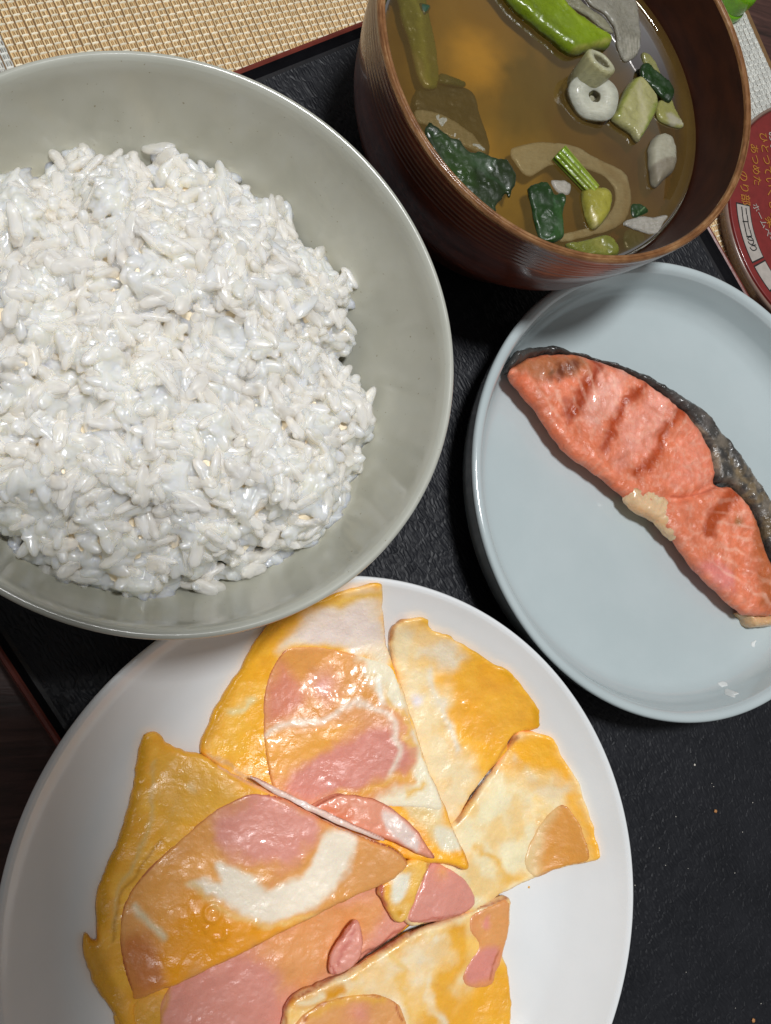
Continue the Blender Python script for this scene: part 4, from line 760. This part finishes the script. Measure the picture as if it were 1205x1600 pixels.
# ================================================================== lid with print, green cap, crumbs
def text_mesh(cu, name, parent):
    o = bpy.data.objects.new(name, cu); COL.objects.link(o)
    dg = bpy.context.evaluated_depsgraph_get(); dg.update(); me = bpy.data.meshes.new_from_object(o.evaluated_get(dg)); me.name = name
    bpy.data.objects.remove(o); o = bpy.data.objects.new(name, me); COL.objects.link(o); o.parent = parent; return o
def lettering(body, px, zl, size, rot, mat, parent, name='lettering', spacing=1.0):
    cu = bpy.data.curves.new(name, 'FONT'); cu.body = body; cu.size = size * CM; cu.extrude = .00004; cu.align_x = 'LEFT'; cu.align_y = 'CENTER'; cu.space_character = spacing
    cu.materials.append(mat); o = text_mesh(cu, name, parent); p = U([px], zl)[0]
    o.location = (p[0] * CM, p[1] * CM, zl * CM); o.rotation_euler = (0, 0, rot); o.parent = parent; return o
def build_lid():
    root = empty('container_lid', 'round red container lid with yellow and white print right of the soup bowl', 'lid')
    c = (29.96, 17.60); red = M_plain('red_print', hx('7c2826'), .35, Coat_Weight=.4); pale = M_plain('clear_plastic_edge', hx('8a7468'), .2)
    z = 0.0
    lathe('lid_top', spline([(5.28, -.06), (5.25, z), (5.15, z + .01), (4.0, z), (0, z)], 3), c, red, root, 160)
    lathe('lid_edge', spline([(5.2, -.72), (5.2, -.3), (5.38, -.25), (5.42, -.1), (5.40, -.02), (5.34, 0.015), (5.28, -.05)], 3), c, pale, root, 160)
    yel = M_plain('yellow_print', hx('b07830'), .4); whp = M_plain('pale_print', hx('b0a8a0'), .4); blk = M_plain('black_print', (.02, .02, .02), .4)
    def strip(name, r0, r1, a0, a1, mat, zz):
        n = 24; V = []
        for k in range(n + 1):
            a = math.radians(a0 + (a1 - a0) * k / n)
            for r in (r0, r1): V.append((c[0] + r * math.cos(a), c[1] + r * math.sin(a), zz))
        return mesh(name, V, [(2 * k, 2 * k + 1, 2 * k + 3, 2 * k + 2) for k in range(n)], mat, root, False)
    def ang(px): w = U([px], z)[0] - np.array(c); return math.degrees(math.atan2(w[1], w[0])) % 360, np.hypot(*w)
    a0, r0 = ang((1162, 321)); a1, r1 = ang((1190, 402)); a2, _ = ang((1196, 408)); a3, _ = ang((1215, 440))
    strip('label_border', 4.22, 4.92, a0 - .8, a1 + .8, blk, z + .014); strip('label_panel', 4.26, 4.88, a0, a1, whp, z + .018)
    strip('label_border', 4.22, 4.92, a2 - .8, a3 + .8, blk, z + .014); strip('label_panel', 4.26, 4.88, a2, a3, whp, z + .018)
    # the word on the curved label, one letter after the other
    txt = 'ニコニコのり'
    for k, ch in enumerate(txt):
        a = math.radians(a0 + 3.2 + (a1 - a0) * .68 * k / 5); p = (c[0] + 4.57 * math.cos(a), c[1] + 4.57 * math.sin(a))
        cu = bpy.data.curves.new('letter', 'FONT'); cu.body = ch; cu.size = .42 * CM; cu.extrude = .00003; cu.offset = .00006; cu.align_x = 'CENTER'; cu.align_y = 'CENTER'; cu.materials.append(blk)
        o = text_mesh(cu, 'letter', root); o.location = (p[0] * CM, p[1] * CM, (z + .022) * CM); o.rotation_euler = (0, 0, a + math.pi / 2); o.parent = root
    R_ = math.radians
    lettering('ホームページ', (1178, 318), z + .02, .36, R_(-62), whp, root)
    lettering('日本', (1207, 423), z + .022, .42, R_(-50), blk, root)
    lettering('のり部', (1160, 266), z + .02, .5, R_(-88), yel, root)
    lettering('あつめた', (1177, 224), z + .02, .46, R_(-88), yel, root)
    lettering('ひとつていくもと', (1191, 206), z + .02, .48, R_(-85), yel, root)
    lettering('楽しく', (1199, 338), z + .02, .5, R_(-62), yel, root)
    lettering('おいしいひととき', (1206, 205), z + .02, .5, R_(-88), whp, root)
    return root
build_lid()
def build_cap():
    root = empty('green_container', 'shiny lime green rounded cap at the top right corner behind the soup bowl', 'cap')
    gm = M_plain('lime_plastic', hx('6fae10'), .25, Coat_Weight=.5, Subsurface_Weight=.2); c = U([(1161, -9)], .3)[0]
    lathe('cap_dome', spline([(.58, -.66), (.60, 0), (.60, .35), (.52, .62), (.3, .80), (0, .86)], 6), c, gm, root, 64)
    lathe('cap_collar', spline([(.62, -.68), (.66, -.6), (.66, -.35), (.60, -.28)], 4), c, gm, root, 64)
build_cap()
def crumb(px, z, r, colr, label, cat='crumb', group=None):
    import bmesh
    bm = bmesh.new(); bmesh.ops.create_icosphere(bm, subdivisions=2, radius=1); rr = random.Random(int(px[0] * 7 + px[1]))
    p = U([px], z)[0]
    for v in bm.verts: v.co = Vector((p[0] + v.co.x * r * rr.uniform(.75, 1.2), p[1] + v.co.y * r * rr.uniform(.75, 1.2), z + .6 * r + v.co.z * .6 * r * rr.uniform(.8, 1.1))) * CM
    me = bpy.data.meshes.new('crumb'); bm.to_mesh(me); bm.free()
    return tag(link('crumb', me, colr, None, False), label, cat, group)
cw, cb, cd = M_plain('pale_crumb', hx('cfcabf'), .5), M_plain('toasted_crumb', hx('b9824e'), .6), M_plain('brown_crumb', hx('6a3f22'), .6)
crumb((1117, 1267), .0, .065, cb, 'toasted brown crumb on the black tray right of the white plate')
crumb((1176, 1594), .0, .07, cb, 'toasted crumb on the black tray at the bottom right corner')
crumb((806, 1016), 1.55, .05, cd, 'brown crumb on the white plate wall above the plain egg piece')
ye = M_plain('egg_crumb', hx('e8b04a'), .4)
crumb((853, 1138), 1.6, .035, ye, 'egg crumb on the white plate touching the plain egg piece')
crumb((826, 1386), .9, .04, ye, 'egg crumb on the white plate below the right egg piece')
crumb((806, 1445), .85, .03, ye, 'egg crumb on the white plate beside the ham strip at the lower right')
crumb((1085, 1195), .0, .035, cw, 'tiny white crumb on the tray just below the pale blue plate')
for p_ in [(1115, 1229), (1040, 1352), (992, 1383), (1072, 1519), (1148, 1364), (1056, 1276), (1075, 1357), (1176, 1254), (1149, 1575), (1189, 1568), (1030, 1325), (1112, 1224), (1160, 1300)]:
    crumb(p_, .0, .013 + .009 * random.random(), cw, 'tiny white speck scattered on the black tray at lower right', 'crumb', 'tiny specks on the tray')

rs = M_plain('dried_residue', hx('dfe3e2'), .6)
for (px_, k_) in (((1128, 1070), 0), ((1132, 1084), 1), ((1179, 1008), 2)):
    o = slab('residue', [(px_[0] - 7 + 2 * k_, px_[1] - 3), (px_[0] - 1, px_[1] - 6 + k_), (px_[0] + 5, px_[1] - 5), (px_[0] + 8 - k_ * 2, px_[1] + 1), (px_[0] + 1, px_[1] + 4), (px_[0] - 4, px_[1] + 2)], lambda q: ZP(q) + .004, .012, rs, None, 'dfe3e2', [], .03, .04, 0, 1, 300 + k_, True, .06, fine=.002)
    tag(o, ['small white dried smear near the lower edge of the pale blue plate', 'white fleck just below the dried smear on the pale blue plate', 'thin white fleck below the salmon tip on the pale blue plate'][k_], 'smear')
# ================================================================== the phone taking the picture, above the lens; it shades the lower left
def build_phone():
    root = empty('smartphone', 'dark smartphone held above the table', 'phone')
    b = M_plain('phone_shell', (.02, .02, .022), .3); Rm = Matrix([list(r) for r in RR])
    def box(name, a, bb, m):
        V = [tuple(Rm @ Vector((x, y, zz)) + Vector((0, 0, HC))) for zz in (a[2], bb[2]) for x, y in ((a[0], a[1]), (bb[0], a[1]), (bb[0], bb[1]), (a[0], bb[1]))]
        return mesh(name, V, [(3, 2, 1, 0), (4, 5, 6, 7), (0, 1, 5, 4), (1, 2, 6, 5), (2, 3, 7, 6), (3, 0, 4, 7)], m, root, False)
    box('shell', (-2.4, -10.2, 3.0), (5.3, 6.9, 3.8), b); box('screen', (-2.1, -9.9, 3.805), (5.0, 6.6, 3.82), M_plain('screen_glass', (.01, .01, .01), .1))
build_phone()
